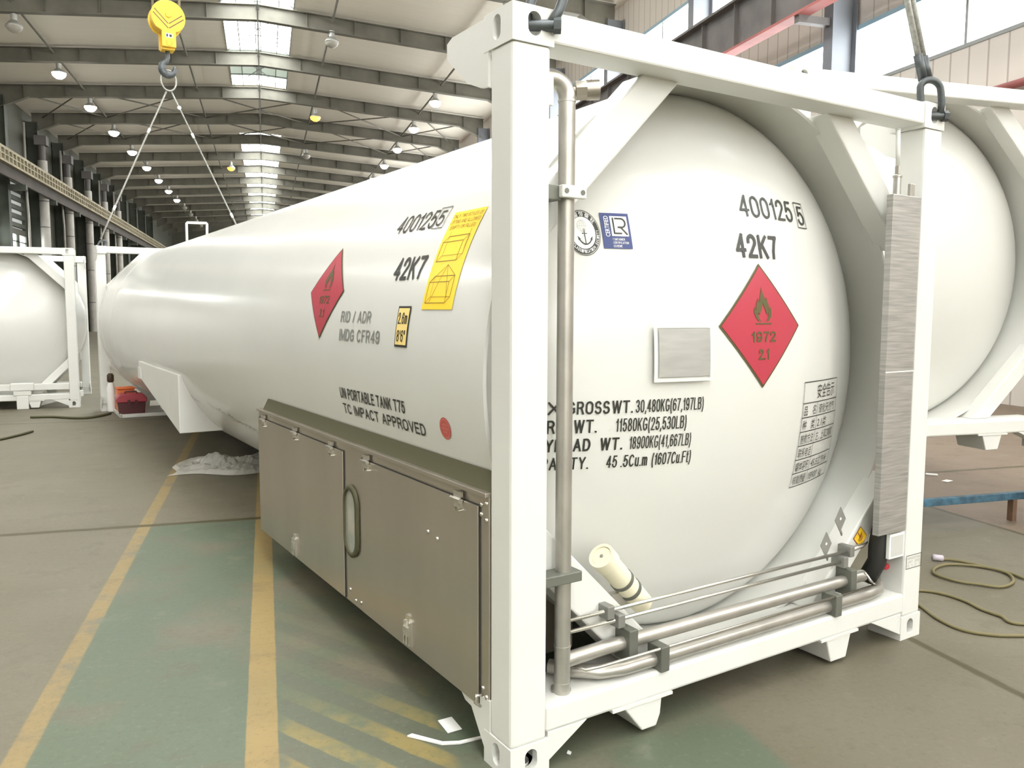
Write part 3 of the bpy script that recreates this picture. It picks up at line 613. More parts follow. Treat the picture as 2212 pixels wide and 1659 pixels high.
# earth sticker on the lower right brace, notice on the right post
BF = lambda u, v, off: (u, .115-off, v)
d = Decal(BF, .002); ex_, ez_ = 2.085, .525; d.diamond(ex_, ez_, .055, 1, 0, 2); d.diamond(ex_, ez_, .050, 0, .001, 2)
for q in ([(-.020, .023), (-.003, 0)], [(-.003, 0), (.007, .022)], [(-.015, -.015), (.003, .018)], [(-.006, -.019), (.010, .011)], [(.005, -.019), (.016, .002)]): d.line([(ex_+a, ez_+b) for a, b in q], .005, 1, .002)
d.build('earth_sticker', [YELV, mat('dark_red_ink', (.28, .05, .02), .5)], MAIN)
PF = lambda u, v, off: (u, .004-off, v)
d = Decal(PF, .0015); d.line([(2.302, .357), (2.428, .357), (2.428, .422), (2.302, .422), (2.302, .357)], .0028)
for i, t in enumerate(('DANGER GAS', 'UNIT  2000', '0  1  2  3')): d.text(t, 2.312, 2.420, .402-.0185*i, .414-.0185*i, 1, 0, 0)
d.build('post_notice', [INK, mat('faded_print', (.34, .33, .27), .5)], MAIN)

# --- markings on the left flank
d = Decal(SHELL); d.text('400125', -1.262, -.885, .622, .716, weight=.0); d.text('5', -.868, -.812, .628, .706, weight=0)
d.line([(-.884, .616), (-.790, .616), (-.790, .722), (-.884, .722), (-.884, .616)], .004); d.build('serial_number', INK, MAIN)
Decal(SHELL).text('42K7', -1.085, -.795, .384, .488, weight=.03).build('size_type_code', INK, MAIN)
placard(SHELL, -1.877, .347, .248, 'flammable_placard', '1972', '2.1')
GI = mat('grey_stencil_paint', (.20, .20, .185), .5)
Decal(SHELL).text('RID / ADR', -1.597, -1.225, .190, .245, weight=.028).build('regulation_marking', GI, MAIN)
Decal(SHELL).text('IMDG CFR49', -1.594, -1.105, .100, .158, weight=.028).build('regulation_marking', GI, MAIN)
Decal(SHELL).text('UN PORTABLE TANK T75', -1.605, -.858, -.184, -.130, weight=.032).build('approval_marking', INK, MAIN)
Decal(SHELL).text('TC IMPACT APPROVED', -1.594, -.690, -.260, -.209, weight=.032).build('approval_marking', INK, MAIN)
d = Decal(SHELL); d.grid(-.942, -.820, .096, .268, 1, 0, 2, 6); d.grid(-.933, -.829, .105, .259, 0, .0012, 2, 6)
d.text('2.6m', -.925, -.838, .192, .240, 1, .0024, .01); d.text("8'6\"", -.922, -.842, .118, .166, 1, .0024, .01); d.build('height_label', [PALEY, INK], MAIN)
d = Decal(SHELL); d.grid(-.726, -.470, .254, .680, 0, 0, 4, 14)
for i, (t, a, b) in enumerate((('ONLY TWO STYLES OF', -.715, -.480), ('LIFTING ARE ALLOWED', -.715, -.480), ('(EMPTY OR FILLED)', -.700, -.495))): d.text(t, a, b, .648-.027*i, .665-.027*i, 1, .0012, 0)
def cuboid(u0, v0, w, h, dx, dv):
    A, B_, C_, D = (u0, v0), (u0+w, v0), (u0+w, v0+h), (u0, v0+h)
    E = [(x+dx, y+dv) for x, y in (A, B_, C_, D)]
    d.line([A, B_, C_, D, A], .0028, 1, .0012); d.line([E[1], E[2], E[3]], .0028, 1, .0012); d.line([E[3], E[0], E[1]], .0016, 1, .0012)
    for p, q in zip((A, B_, C_, D), E): d.line([p, q], .0022, 1, .0012)
cuboid(-.705, .452, .165, .085, .035, .024); d.line([(-.67, .476), (-.67, .58)], .0018, 1, .0012); d.line([(-.51, .50), (-.51, .585)], .0018, 1, .0012)
cuboid(-.705, .280, .165, .085, .035, .024); d.line([(-.670, .285), (-.588, .435), (-.535, .30)], .0024, 1, .0012); d.line([(-.705, .365), (-.588, .435), (-.505, .389)], .0018, 1, .0012)
d.build('lifting_instruction_sticker', [YELV, mat('brown_ink', (.22, .14, .01), .5)], MAIN)
d = Decal(SHELL); d.disc(-.509, -.203, .044, .044, 0); d.ring(-.509, -.203, .036, .038, 1, .0012, 40)
for i, (t, w) in enumerate((('SAFETY', .042), ('APPROVAL', .056), ('TANK', .034))): d.text(t, -.509-w/2, -.509+w/2, -.193-.014*i, -.184-.014*i, 1, .0012, 0)
d.build('round_red_sticker', [mat('faded_red_vinyl', (.55, .10, .08), .45), mat('pale_red_print', (.66, .30, .27), .45)], MAIN)
# marker scribbles low on the flank
d = Decal(SHELL, .002); rr_ = random.Random(3)
for k_ in range(16):
    u, v = -5.2+k_*.095, -.60-k_*.006
    d.line([(u, v), (u+rr_.uniform(.02, .06), v+rr_.uniform(-.02, .03)), (u+rr_.uniform(.0, .06), v-rr_.uniform(.02, .05))], .007)
d.line([(-6.15, -.47), (-6.05, -.53), (-5.9, -.60), (-5.75, -.62), (-5.6, -.635)], .008); d.build('chalk_scribble', mat('pencil_grey', (.20, .19, .13), .7), MAIN)
# hoop rail on top near the far end
MB().tube([(.965, 10, 2.53), (.967, 10, 2.812), (.975, 10, 2.822), (1.235, 10, 2.83), (1.242, 10, 2.82), (1.238, 10, 2.55)], .018, 10).build('handrail_hoop', FRAMEW, MAIN, smooth=True)

# ------------------------------------------------------------------ neighbouring tank containers
RIGHT = container('tank_container', 'plain white tank container raised on stands at the right edge of the photo', (3.27, 4.63, .59), 0.0)
LEFT = container('tank_container', 'short white tank container cut off by the left edge of the photo', (-5.37, 14.55, 0), rad(6.4), 2.45)
MB().box(1.46, 1.79, -.03, .10, .30, .42).box(1.50, 1.75, -.02, .10, .22, .30).box(1.54, 1.71, -.02, .10, .0, .22).build('saddle_foot', FRAMEW, LEFT, bevel=.01)
MB().beam((1.62, .10, .055), (2.30, 1.95, .055), .09, .11).build('bottom_strut', FRAMEW, LEFT, bevel=.005)
MB().box(.15, 2.29, .02, .14, .30, .40).build('cross_bar', FRAMEW, LEFT, bevel=.006)
ci = 0
for x, y, w in ((3.27+.08, 4.63+.02, 'under the front left corner of the right tank container'), (3.27+2.385, 4.63+.02, 'under the front right corner of the right tank container'), (3.27+.08, 4.63+12.1, 'under the far left corner of the right tank container'), (3.27+2.36, 4.63+12.1, 'under the far right corner of the right tank container')):
    t = thing('support_stand', 'square grey steel support stand '+w, 'stand', (x, y, 0), 0, 'support stands under the right container')
    MB().box(-.10, .10, -.10, .10, 0, .02).build('base_plate', GIRD, t); MB().box(-.06, .06, -.02, .08, .02, .57).build('stand_post', GIRD, t); MB().box(-.10, .10, -.10, .10, .57, .59).build('top_plate', GIRD, t)

# ------------------------------------------------------------------ crane hooks, slings and shackles (in the tank container's frame)
CM = Matrix.Translation((.768, 2.549, 0)) @ Matrix.Rotation(YAW, 4, 'Z')
def cw(x, y, z): return CM @ Vector((x, y, z))
def hook_block(y, label):
    t = thing('crane_hook_block', label, 'crane hook', cw(1.178, y, 5.19), YAW)
    ZB = 1.02
    pr = [(.257*math.cos(rad(a)), ZB+.257*math.sin(rad(a))) for a in range(-52, 233, 12)]
    body = [(.105, .56), (.105, .80)]+pr+[(-.105, .80), (-.105, .56)]
    for ya, yb in ((-.16, -.10), (.10, .16)): MB().prism(body, 'y', ya, yb).build('sheave_cheek', YPAINT, t, bevel=.012)
    MB().lathe([(.0001, -.09), (.235, -.09), (.215, -.03), (.215, .03), (.235, .09), (.0001, .09)], (0, 0, ZB), (0, 1, 0), 32).build('sheave', mat('worn_yellow_paint', (.62, .38, .05), .5), t, smooth=True, auto=True)
    MB().lathe([(0, .02), (.045, .02), (.05, 0)], (0, -.16, ZB+.03), (0, -1, 0), 6).build('axle_nut', YPAINT, t)
    st = Decal(lambda u, v, off: (u, -.16-off, v), .002)
    for dz in (0, -.07):
        st.line([(-.20+dz*.3, ZB+.09+dz*.8), (-.012, ZB-.10+dz)], .016); st.line([(.20-dz*.3, ZB+.045+dz*.8), (.012, ZB-.10+dz)], .016)
    st.build('warning_stripe', BROWN, t)
    Decal(lambda u, v, off: (u, -.16-off, v), .002).grid(-.05, .05, .70, .765).grid(-.04, -.015, .71, .755, 1, .001).grid(.005, .04, .712, .752, 1, .001).build('capacity_plate', [WHITEV, INK], t)
    d_ = Decal(lambda u, v, off: (u, -.16-off, v), .003); d_.ring(0, .62, .035, .047, 0, 0, 24, -220, 40); d_.build('cast_ring_shade', mat('shadow_yellow', (.55, .33, .03), .5), t)  # shade of a cast ring, drawn as a flat arc in darker yellow
    MB().box(-.095, .095, -.10, .10, .53, .60).build('hook_crosshead', YPAINT, t, bevel=.01)
    hk = [(0, 0, .56), (0, 0, .44), (-.015, 0, .40)]
    hk += [(.0+.098*math.cos(rad(a)), 0, .265+.105*math.sin(rad(a))) for a in range(110, 395, 16)]
    ra = [.035, .034, .036]+[.040+.018*math.sin(math.pi*min(1, i/14)) for i in range(len(hk)-5)]+[.028, .012]
    MB().tube(hk, .04, 14, radii=ra).build('hook', SHACK, t, smooth=True)
    for sx_ in (-1, 1):
        for sy_ in (-.05, .05): MB().tube([(sx_*.2, sy_, 1.02), (sx_*.2, sy_, 6.6)], .010, 8).build('hoist_rope', WIRE, t, smooth=True)
    return t
hook_block(12.1, 'yellow crane hook block hanging above the far end of the foreground tank container')
hook_block(.0, 'yellow crane hook block above the near end of the foreground tank container, outside the frame')
def sling(y, label):
    t = thing('wire_rope_sling', label, 'lifting sling', cw(1.178, y, 5.19), YAW)
    MB().tube([(.115*math.cos(a), .02*math.sin(a), .075+.165*math.sin(a)) for a in [2*math.pi*i/28 for i in range(28)]], .013, 10, True).build('master_link', WIRE, t, smooth=True)
    ys = .09 if y < 6 else -.09
    for s in (-1, 1):
        ex = 1.219-1.178+s*1.122
        top = Vector((s*.035, 0, -.09)); end = Vector((ex, .0 if y < 6 else .01, 2.60+.10-5.19)); dv = (end-top)
        n = 8
        leg = MB()
        if y < 6:
            for o in (-.022, .022): leg.tube([top+dv*(i/n)+Vector((o*s, 0, .0)) for i in range(n+1)], .014, 8)
        else: leg.tube([top+dv*(i/n)+Vector((0, 0, -.0)) for i in range(n+1)], .013, 8)
        L_ = leg.build('sling_leg', WIRE, t, smooth=True)
        if y < 6:
            for o in (-.022*s, .022*s):
                for f0, f1 in ((.955, 1.0), (.80, .85)): MB().tube([top+dv*f0+Vector((o, 0, 0)), top+dv*f1+Vector((o, 0, 0))], .021, 10).build('rope_eye', SHACK, L_, smooth=True)
        else:
            for f0, f1 in ((.26, .29), (.78, .81)): MB().tube([top+dv*f0, top+dv*f1], .021, 10).build('ferrule', WHITEV, L_, smooth=True)
        if y > 6 and s > 0: MB().lathe([(0, -.012), (.03, -.012), (.03, .012), (0, .012)], top+dv*.10, (0, 1, 0), 20).build('load_tag', WHITEV, L_)
    return t
sling(12.1, 'two-leg wire rope sling hanging from the hook at the far end of the foreground tank')
sling(.045, 'pair of double wire rope legs above the near end of the foreground tank')
def shackle(x, y, lean, label, inward):
    t = thing('lifting_shackle', label, 'shackle', cw(x, y, 2.535), YAW, 'shackles in the top corner castings')
    ln = Vector((-lean, 0, 1)).normalized(); sd = Vector((inward[0], inward[1], 0)).normalized()
    w = .048; h = .15
    pts = [sd*w*.8]+[sd*w*1.05+ln*h*.35, sd*w*1.05+ln*h*.7]+[sd*w*1.05*math.cos(rad(a))+ln*(h*.78+w*.95*math.sin(rad(a))) for a in range(15, 180, 15)]+[-sd*w*1.05+ln*h*.7, -sd*w*1.05+ln*h*.35, -sd*w*.8]
    MB().tube(pts, .016, 12).build('bow', SHACK, t, smooth=True)
    MB().tube([-sd*w*1.5, sd*w*1.1], .018, 12).tube([sd*w*1.05, sd*w*1.55], .026, 6).tube([-sd*w*1.1, -sd*w*.6], .026, 12).build('pin', SHACK, t, smooth=True, auto=True)
    return t
shackle(.105, .012, -.42, 'dark forged shackle pinned through the near left top corner casting', (1, -.65))
shackle(2.352, .012, .20, 'dark forged shackle pinned through the near right top corner casting', (1, -.55))
shackle(.085, 12.18, -.42, 'dark shackle on the far left top corner of the foreground tank container', (1, 0))
shackle(2.352, 12.18, .42, 'dark shackle on the far right top corner of the foreground tank container, behind its tank', (1, 0))

# ------------------------------------------------------------------ the hall
HW, S0, S1 = 12.3, -26.7, 125.0
EAVE, SL = 12.30, .0673
RIDGE = EAVE+SL*HW
def zr(l): return RIDGE-SL*abs(l)
FL = MB().add([(-HW-6, S0, 0), (HW+.2, S0, 0), (HW+.2, S1, 0), (-HW-6, S1, 0), (-HW-6, S0, -.2), (HW+.2, S0, -.2), (HW+.2, S1, -.2), (-HW-6, S1, -.2)], [(0, 1, 2, 3), (7, 6, 5, 4), (0, 4, 5, 1), (1, 5, 6, 2), (2, 6, 7, 3), (3, 7, 4, 0)]).build('floor', floor_mat()); struct(FL)
# roof sheeting, split round the ridge skylights
SKW = 1.33
cm = MB()
def slab(l0, l1, s0, s1): cm.add([(l, s, zr(l)+dz) for dz in (0, .12) for l, s in ((l0, s0), (l1, s0), (l1, s1), (l0, s1))], [(0, 1, 2, 3), (7, 6, 5, 4), (0, 4, 5, 1), (1, 5, 6, 2), (2, 6, 7, 3), (3, 7, 4, 0)])
slab(-HW-6, -SKW, S0, S1); slab(SKW, HW+.2, S0, S1)
slab(-SKW, 0, 45.3, 57.3); slab(0, SKW, 45.3, 57.3)
struct(cm.build('ceiling', ROOF))
def skylight(n, s0, s1, pane=SKYP):
    w = MB()
    for a, b in ((-SKW, 0), (0, SKW)): w.add([(l, s, zr(l)+.05+dz) for dz in (0, .03) for l, s in ((a, s0), (b, s0), (b, s1), (a, s1))], [(0, 1, 2, 3), (7, 6, 5, 4), (0, 4, 5, 1), (1, 5, 6, 2), (2, 6, 7, 3), (3, 7, 4, 0)])
    o = struct(w.build('window_%d' % n, pane))
    f = MB()
    for l in (-SKW, -.78, -.10, .10, .78, SKW): f.box(l-.02, l+.02, s0, s1, zr(l)-.02, zr(l)+.04)
    s = math.ceil((s0-33.3)/2)*2+33.3
    while s < min(s1, 100):
        f.prism([(-SKW, zr(SKW)-.02), (0, RIDGE-.02), (SKW, zr(SKW)-.02), (SKW, zr(SKW)+.03), (0, RIDGE+.03), (-SKW, zr(SKW)+.03)], 'y', s-.02, s+.02); s += 2
    s = 15.3
    while s < min(s1-1, 100):
        if s >= s0-1:
            for a in (-SKW, SKW):
                f.beam((0, s+3, RIDGE-.05), (a, s, zr(SKW)-.05), .03, .03); f.beam((0, s+3, RIDGE-.05), (a, s+6, zr(SKW)-.05), .03, .03)
        s += 6
    f.build('skylight_bar', MULL, o)
skylight(1, S0, 39.3); skylight(8, 39.3, 43.7, mat('grey_green_translucent_sheet', (.5, .55, .48), .5, emit=(.85, 1, .85, .42))); skylight(10, 43.7, 45.3); skylight(2, 57.3, S1)
# walls
wr = MB()
for a, b in ((-.0, 6.42), (7.68, 8.95), (10.8, 12.4)): wr.box(HW, HW+.2, S0, S1, a, b)
struct(wr.build('wall_right', WALLR))
for n, (a, b) in ((3, (6.42, 7.68)), (4, (8.95, 10.8))):
    o = struct(MB().box(HW+.06, HW+.09, S0, S1, a, b).build('window_%d' % n, PANEM))
    f = MB(); s = S0
    while s < 80: f.box(HW, HW+.05, s-.03, s+.03, a, b); s += 3
    f.box(HW-.02, HW+.05, S0, S1, a-.04, a+.03); f.build('window_bar', MULL, o)
    MB().box(HW-.03, HW+.05, S0, S1, b-.10, b).build('window_head', BLUEM, o)
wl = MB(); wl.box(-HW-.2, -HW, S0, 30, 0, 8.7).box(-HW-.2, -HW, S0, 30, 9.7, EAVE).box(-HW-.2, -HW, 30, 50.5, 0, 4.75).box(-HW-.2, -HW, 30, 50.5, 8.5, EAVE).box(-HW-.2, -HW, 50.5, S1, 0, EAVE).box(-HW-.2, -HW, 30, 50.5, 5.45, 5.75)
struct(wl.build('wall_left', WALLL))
o = struct(MB().box(-HW-.12, -HW-.09, 30, 50.5, 4.75, 5.45).build('window_5', PANEM))
f = MB(); s = 30
while s < 50.6: f.box(-HW-.06, -HW, s-.25, s+.25, 4.75, 5.45); s += 1.9
f.box(-HW-.06, -HW, 30, 50.5, 5.06, 5.12); f.build('window_bar', GREENCOL, o)
o = struct(MB().box(-HW-.12, -HW-.09, S0, 30, 8.7, 9.7).build('window_9', mat('left_daylit_pane', (.9, .92, .93), .5, emit=(1, .99, .96, 9))))
f = MB(); s = S0
while s < 30: f.box(-HW-.06, -HW, s-.03, s+.03, 8.7, 9.7); s += 3
f.build('window_bar', MULL, o)
o = struct(MB().box(-HW-.2, -HW-.17, 30, 50.5, 5.75, 8.5).build('window_6', mat('dim_louvre_pane', (.5, .5, .46), .5, emit=(.9, .95, .9, .25))))
f = MB()
for i in range(6): f.box(-HW-.16, -HW, 30, 50.5, 5.85+i*.46, 6.07+i*.46)
f.build('louvre', GREENCOL, o)
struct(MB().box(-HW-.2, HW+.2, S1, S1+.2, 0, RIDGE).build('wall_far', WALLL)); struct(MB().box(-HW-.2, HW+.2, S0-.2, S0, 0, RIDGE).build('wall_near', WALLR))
o = struct(MB().box(-10, 10, S0+.01, S0+.03, 4.0, 9.5).build('window_7', DIMP)); 
f = MB()
for i in range(11): f.box(-10+2*i-.04, -10+2*i+.04, S0+.03, S0+.07, 4.0, 9.5)
f.box(-10, 10, S0+.03, S0+.07, 6.7, 6.8); f.build('window_bar', MULL, o)
# red pipe low on the right wall
tag(MB().tube([(HW-.12, 2, 5.42), (HW-.12, 11.9, 5.42)], .07, 12).build('fire_water_pipe', REDP, smooth=True), 'faded red pipe on the right wall at the right edge of the photo', 'pipe')

ORD = ['first', 'second', 'third', 'fourth', 'fifth', 'sixth', 'seventh', 'eighth', 'ninth', 'tenth', 'eleventh', 'twelfth', 'thirteenth', 'fourteenth', 'fifteenth', 'sixteenth', 'seventeenth', 'eighteenth', 'nineteenth', 'twentieth']
SR = [15.3+6*k for k in range(18)]
def rafter_mesh():
    b = MB(); LL = 11.95
    def zb(l): return 12.43-SL*abs(l)-(max(0, abs(l)-10.6)*.38)
    def zt_(l): return zr(l)-.12
    ls = [-LL, -10.6, 0, 10.6, LL]
    for y0, y1, fa, fb in ((-.01, .01, zb, zt_),):
        poly = [(l, fa(l)) for l in ls]+[(l, fb(l)) for l in reversed(ls)]
        b.prism(poly, 'y', y0, y1)
    for f0, th in ((zb, .03), (lambda l: zt_(l)-.03, .03)):
        poly = [(l, f0(l)) for l in ls]+[(l, f0(l)+th) for l in reversed(ls)]
        b.prism(poly, 'y', -.14, .14)
    for l in [x*1.8 for x in range(-6, 7)]: b.box(l-.008, l+.008, -.12, .12, zb(l)+.02, zt_(l)-.01)
    return b
raf = None
for i, s in enumerate(SR):
    lab = 'dark grey roof beam spanning the hall, %s in line counting from the camera' % ORD[i]
    if raf is None: raf = rafter_mesh().build('roof_beam', RAFTER); o = raf
    else: o = raf.copy(); COL.objects.link(o)
    o.location = (.0, s, 0); tag(o, lab, 'roof beam', 'roof beams across the hall')
# purlin struts along the hall
for l, w in ((-8.2, 'left of the left lamp row'), (-3.0, 'left of the ridge skylight'), (2.75, 'right of the ridge skylight'), (8.3, 'above the right lamp row')):
    tag(MB().tube([(l, 15, zr(l)-.32), (l, 117, zr(l)-.32)], .045, 8).build('roof_strut', RAFTER, smooth=True), 'thin steel strut running the length of the roof, '+w, 'roof strut', 'struts along the roof')
rt = MB()
for l in (-.05, .05): rt.box(l-.012, l+.012, 15, 117, RIDGE-.30, RIDGE-.26)
rt.box(-.025, .025, 15, 117, 12.36, 12.42)
tag(rt.build('ridge_strut', MULL), 'triple grey strut under the ridge along the centre of the roof', 'roof strut')
for k, s in ((0, 45.3), (1, 51.3)):
    t = thing('roof_bracing', 'crossed steel rods between the roof beams in the %s braced bay' % ('nearer' if k == 0 else 'farther'), 'roof bracing', (0, s, 0), 0, 'roof cross bracing')
    for l0, l1 in ((-11.4, -8.2), (-8.2, -3.0), (-3.0, 2.75), (2.75, 8.3), (8.3, 11.4)):
        for a, b in ((0, 6), (6, 0)): MB().tube([(l0, a, zr(l0)-.35), (l1, b, zr(l1)-.35)], .035, 8).build('brace_rod', RAFTER, t, smooth=True)

# lamps
def lamp(l, s, z, kind, label):
    t = thing('high_bay_lamp', label, 'ceiling lamp', (l, s, z), 0, 'high bay lamps under the roof')
    t.scale = (1.2, 1.2, 1.2)
    MB().tube([(0, 0, .20), (0, 0, (12.42-SL*abs(l)-z)/1.2)], .02, 8).build('drop_rod', LAMPH, t, smooth=True)
    MB().tube([(0, 0, .06), (0, 0, .26)], .09, 14).build('ballast_housing', LAMPH, t, smooth=True, auto=True)
    MB().lathe([(.09, .08), (.14, .04), (.20, -.03), (.24, -.10), (.23, -.10), (.18, -.02), (.08, .06)], (0, 0, 0), (0, 0, 1), 20).build('reflector', LAMPH, t, smooth=True)
    MB().lathe([(0, -.27), (.10, -.25), (.18, -.19), (.225, -.11), (.23, -.07), (0, -.03)], (0, 0, 0), (0, 0, 1), 20).build('lamp_glass', {'w': LAMPON, 'o': LAMPO, 'x': LAMPOFF}[kind], t, smooth=True)
    if kind != 'x':
        ld = bpy.data.lights.new('lamp_light', 'SPOT'); ld.energy = 320 if kind == 'w' else 150; ld.color = (1, .95, .88) if kind == 'w' else (1, .5, .12)
        ld.spot_size = rad(130); ld.spot_blend = .7; ld.shadow_soft_size = .2
        lo = bpy.data.objects.new('lamp_light', ld); COL.objects.link(lo); lo.parent = t; lo.location = (0, 0, -.30)
lz = lambda l: 12.43-SL*abs(l)-.36
for i in range(12):
    s = 39.3+6*i; l = -8.04+.085*i
    lamp(l, s, lz(l), 'w' if i < 8 else 'x', '%s lamp, %s from the camera in the left row' % ('lit white bell' if i < 8 else 'unlit bell', ORD[i]))
lamp(-8.15, 33.3, lz(8.15), 'x', 'unlit bell lamp at the near end of the left row')
for i in range(5):
    s = 39.3+6*i; l = 8.0+.03*i
    lamp(l, s, lz(l), 'w', 'lit white bell lamp, %s from the camera in the right row' % ORD[i])
for s in (27.3, 21.3, 15.3, 9.3, 3.3, -2.7, -8.7, -14.7, -20.7):
    for l in (-8.1, 8.0): lamp(l, s, lz(l), 'w', 'lit white bell lamp out of the picture, %.0f m along the %s row' % (s+27, 'left' if l < 0 else 'right'))
lamp(2.79, 45.3, 11.79, 'o', 'bright orange sodium lamp right of the ridge'); lamp(-2.09, 63.3, 11.82, 'o', 'orange sodium lamp left of the ridge, farther off')
lamp(2.73, 33.3, 12.01, 'x', 'unlit bell lamp right of the near skylight'); lamp(2.88, 57.3, 11.90, 'x', 'unlit bell lamp right of the ridge beyond the orange lamp')

# left side: columns, downpipes, crane runway
def hcol(d, w, h, m):
    b = MB(); b.box(-d/2, d/2, -.012, .012, 0, h); b.box(-d/2, -d/2+.025, -w/2, w/2, 0, h); b.box(d/2-.025, d/2, -w/2, w/2, 0, h); b.box(-d/2-.05, d/2+.05, -w/2-.05, w/2+.05, 0, .03); return b
cm_ = None
for i, s in enumerate([33.3+6*k for k in range(12)]):
    if cm_ is None: cm_ = hcol(.60, .40, 11.75, None).build('steel_column', GREENCOL); o = cm_
    else: o = cm_.copy(); COL.objects.link(o)
    o.location = (-11.95, s, 0); tag(o, 'dark green steel column by the left wall, %s from the near end' % ORD[i], 'column', 'columns along the left wall')
dp = None
for i, s in enumerate([50.75+6.0*k for k in range(5)]):
    lab = 'pale grey round downpipe in front of the left columns, %s from the near end' % ORD[i]
    if dp is None:
        dp = thing('downpipe', lab, 'pipe', (-11.40, s, 0), 0, 'downpipes along the left wall')
        MB().tube([(0, 0, 0), (0, 0, 9.6)], .24, 20).build('pipe_run', DUCT, dp, smooth=True, auto=True)
        bb = MB()
        for z in (2, 4.2, 6.0, 7.4, 8.9): bb.tube([(0, 0, z), (0, 0, z+.05)], .252, 20)
        bb.build('pipe_band', GIRD, dp, smooth=True, auto=True)
        MB().tube([(0, 0, 9.6), (0, 0, 10.4)], .17, 14).box(-.30, .30, -.30, .30, 10.4, 10.9).build('pipe_hopper', GIRD, dp); o = dp
    else: o = copy_tree(dp)
    o.location = (-11.40, s, 0); tag(o, lab, 'pipe', 'downpipes along the left wall')
for i, s in enumerate((47.9, 55.7, 67.6, 73.7)):
    tag(MB().tube([(-11.5, s, 0), (-11.5, s, 6.3 if i != 1 else 6.6), (-11.5, s-.15, 7.2), (-11.5, s-.15, 11)], .06, 8).build('conduit_pipe', DUCT, smooth=True), 'thin pale vertical pipe on the left side, %s from the near end' % ORD[i], 'pipe', 'thin pipes on the left side')
t = thing('crane_runway', 'beige crane runway with a ladder-like lattice along the left columns', 'crane runway', (-10.9, 0, 0))
MB().box(-.10, .10, 20, 105, 8.62, 8.74).build('top_chord', RAILC, t); MB().box(-.10, .10, 20, 105, 8.05, 8.15).build('bottom_chord', RAILC, t)
MB().box(.10, .115, 20, 105, 8.36, 8.41).build('middle_rail', RAILC, t)
v = MB()
for i in range(140): s = 20+.6*i; v.box(-.05, .11, s-.07, s+.07, 8.1, 8.66)
o = v.build('lattice_bar', RAILC, t); o['kind'] = 'stuff'
MB().box(-.20, -.10, 20, 105, 7.55, 8.05).build('support_girder', mat('brown_girder_paint', (.05, .04, .03), .7, var=.3, scale=1), t)
br = MB()
for k in range(12): br.box(-.75, .0, 33.15+6*k, 33.45+6*k, 7.3, 7.55)
br.build('runway_bracket', GREENCOL, t)['kind'] = 'stuff'
# right side: columns and crane girder
cr_ = None
for i, s in enumerate([3.3+6*k for k in range(12)]):
    if cr_ is None: cr_ = hcol(.62, .30, 11.72, None).build('steel_column', BLUECOL); o = cr_
    else: o = cr_.copy(); COL.objects.link(o)
    o.location = (11.95, s, 0); tag(o, 'blue-grey steel column by the right wall windows, %s from the near end' % ORD[i], 'column', 'columns along the right wall')
t = thing('crane_girder', 'grey crane girder with a faded red bottom flange in front of the right windows', 'crane girder', (10.95, 0, 0))
MB().box(-.01, .01, 2, 100, 7.9, 8.92).build('girder_web', GIRD, t); MB().box(-.16, .16, 2, 100, 7.79, 7.85).build('bottom_flange', REDP, t); MB().box(-.2, .2, 2, 100, 8.86, 8.92).build('top_flange', GIRD, t)
MB().box(-.04, .04, 2, 100, 8.92, 9.02).build('crane_rail', REDP, t)
st = MB(); 
for i in range(66): st.box(-.12, .12, 2.7+1.5*i, 2.73+1.5*i, 7.86, 8.86)
st.build('stiffener', GIRD, t)['kind'] = 'stuff'
bk = MB()
for k in range(12): bk.box(-.1, .68, 3.22+6*k, 3.38+6*k, 7.64, 7.79)
bk.build('girder_bracket', GIRD, t)['kind'] = 'stuff'

# ------------------------------------------------------------------ things on the floor
t = thing('drip_tray', 'shallow white steel tray on the floor under the far end of the tank', 'tray', cw(.50, 11.42, 0), YAW)
MB().box(-.36, .36, -.48, .48, .004, .012).build('tray_base', FRAMEW, t)
MB().box(-.36, .36, -.48, -.46, .004, .06).box(-.36, .36, .46, .48, .004, .06).box(-.36, -.34, -.48, .48, .004, .06).box(.34, .36, -.48, .48, .004, .06).build('tray_rim', FRAMEW, t)
t = thing('tool_box', 'red plastic tool box with a dark lower body on the white tray', 'tool box', cw(.32, 11.17, .013), YAW+rad(-4))
MB().prism([(-.17, 0), (.17, 0), (.19, .21), (-.19, .21)], 'y', -.15, .15).build('box_body', TOOLD, t, bevel=.01)
MB().prism([(-.21, .21), (.21, .21), (.21, .27), (.16, .33), (-.16, .33), (-.21, .27)], 'y', -.17, .17).build('box_lid', TOOLR, t, bevel=.015)
MB().tube([(-.08, 0, .33), (-.08, 0, .36), (.08, 0, .36), (.08, 0, .33)], .012, 8).build('box_handle', TOOLD, t, smooth=True)
MB().box(-.06, -.02, -.18, -.15, .16, .25).box(.04, .08, -.18, -.15, .16, .25).build('box_latch', TOOLD, t)
t = thing('orange_crate', 'orange plastic crate behind the red tool box', 'crate', cw(.29, 11.55, .013), YAW)
MB().box(-.12, .12, -.12, .12, 0, .37).build('crate_body', ORANGE, t, bevel=.02); MB().box(-.13, .13, -.13, .13, .37, .40).build('crate_rim', ORANGE, t, bevel=.01)
t = thing('plastic_bottle', 'white bottle with a dark cap standing behind the red tool box', 'bottle', cw(.12, 11.80, .013), YAW)
MB().lathe([(0, 0), (.055, 0), (.06, .02), (.06, .36), (.04, .44), (.03, .47), (0, .47)], (0, 0, 0), (0, 0, 1), 20).build('bottle_body', WHITEV, t, smooth=True)
MB().lathe([(.035, .46), (.05, .48), (.05, .57), (.03, .60), (0, .60)], (0, 0, 0), (0, 0, 1), 16).build('bottle_cap', mat('dark_brown_cap', (.05, .03, .015), .5), t, smooth=True)
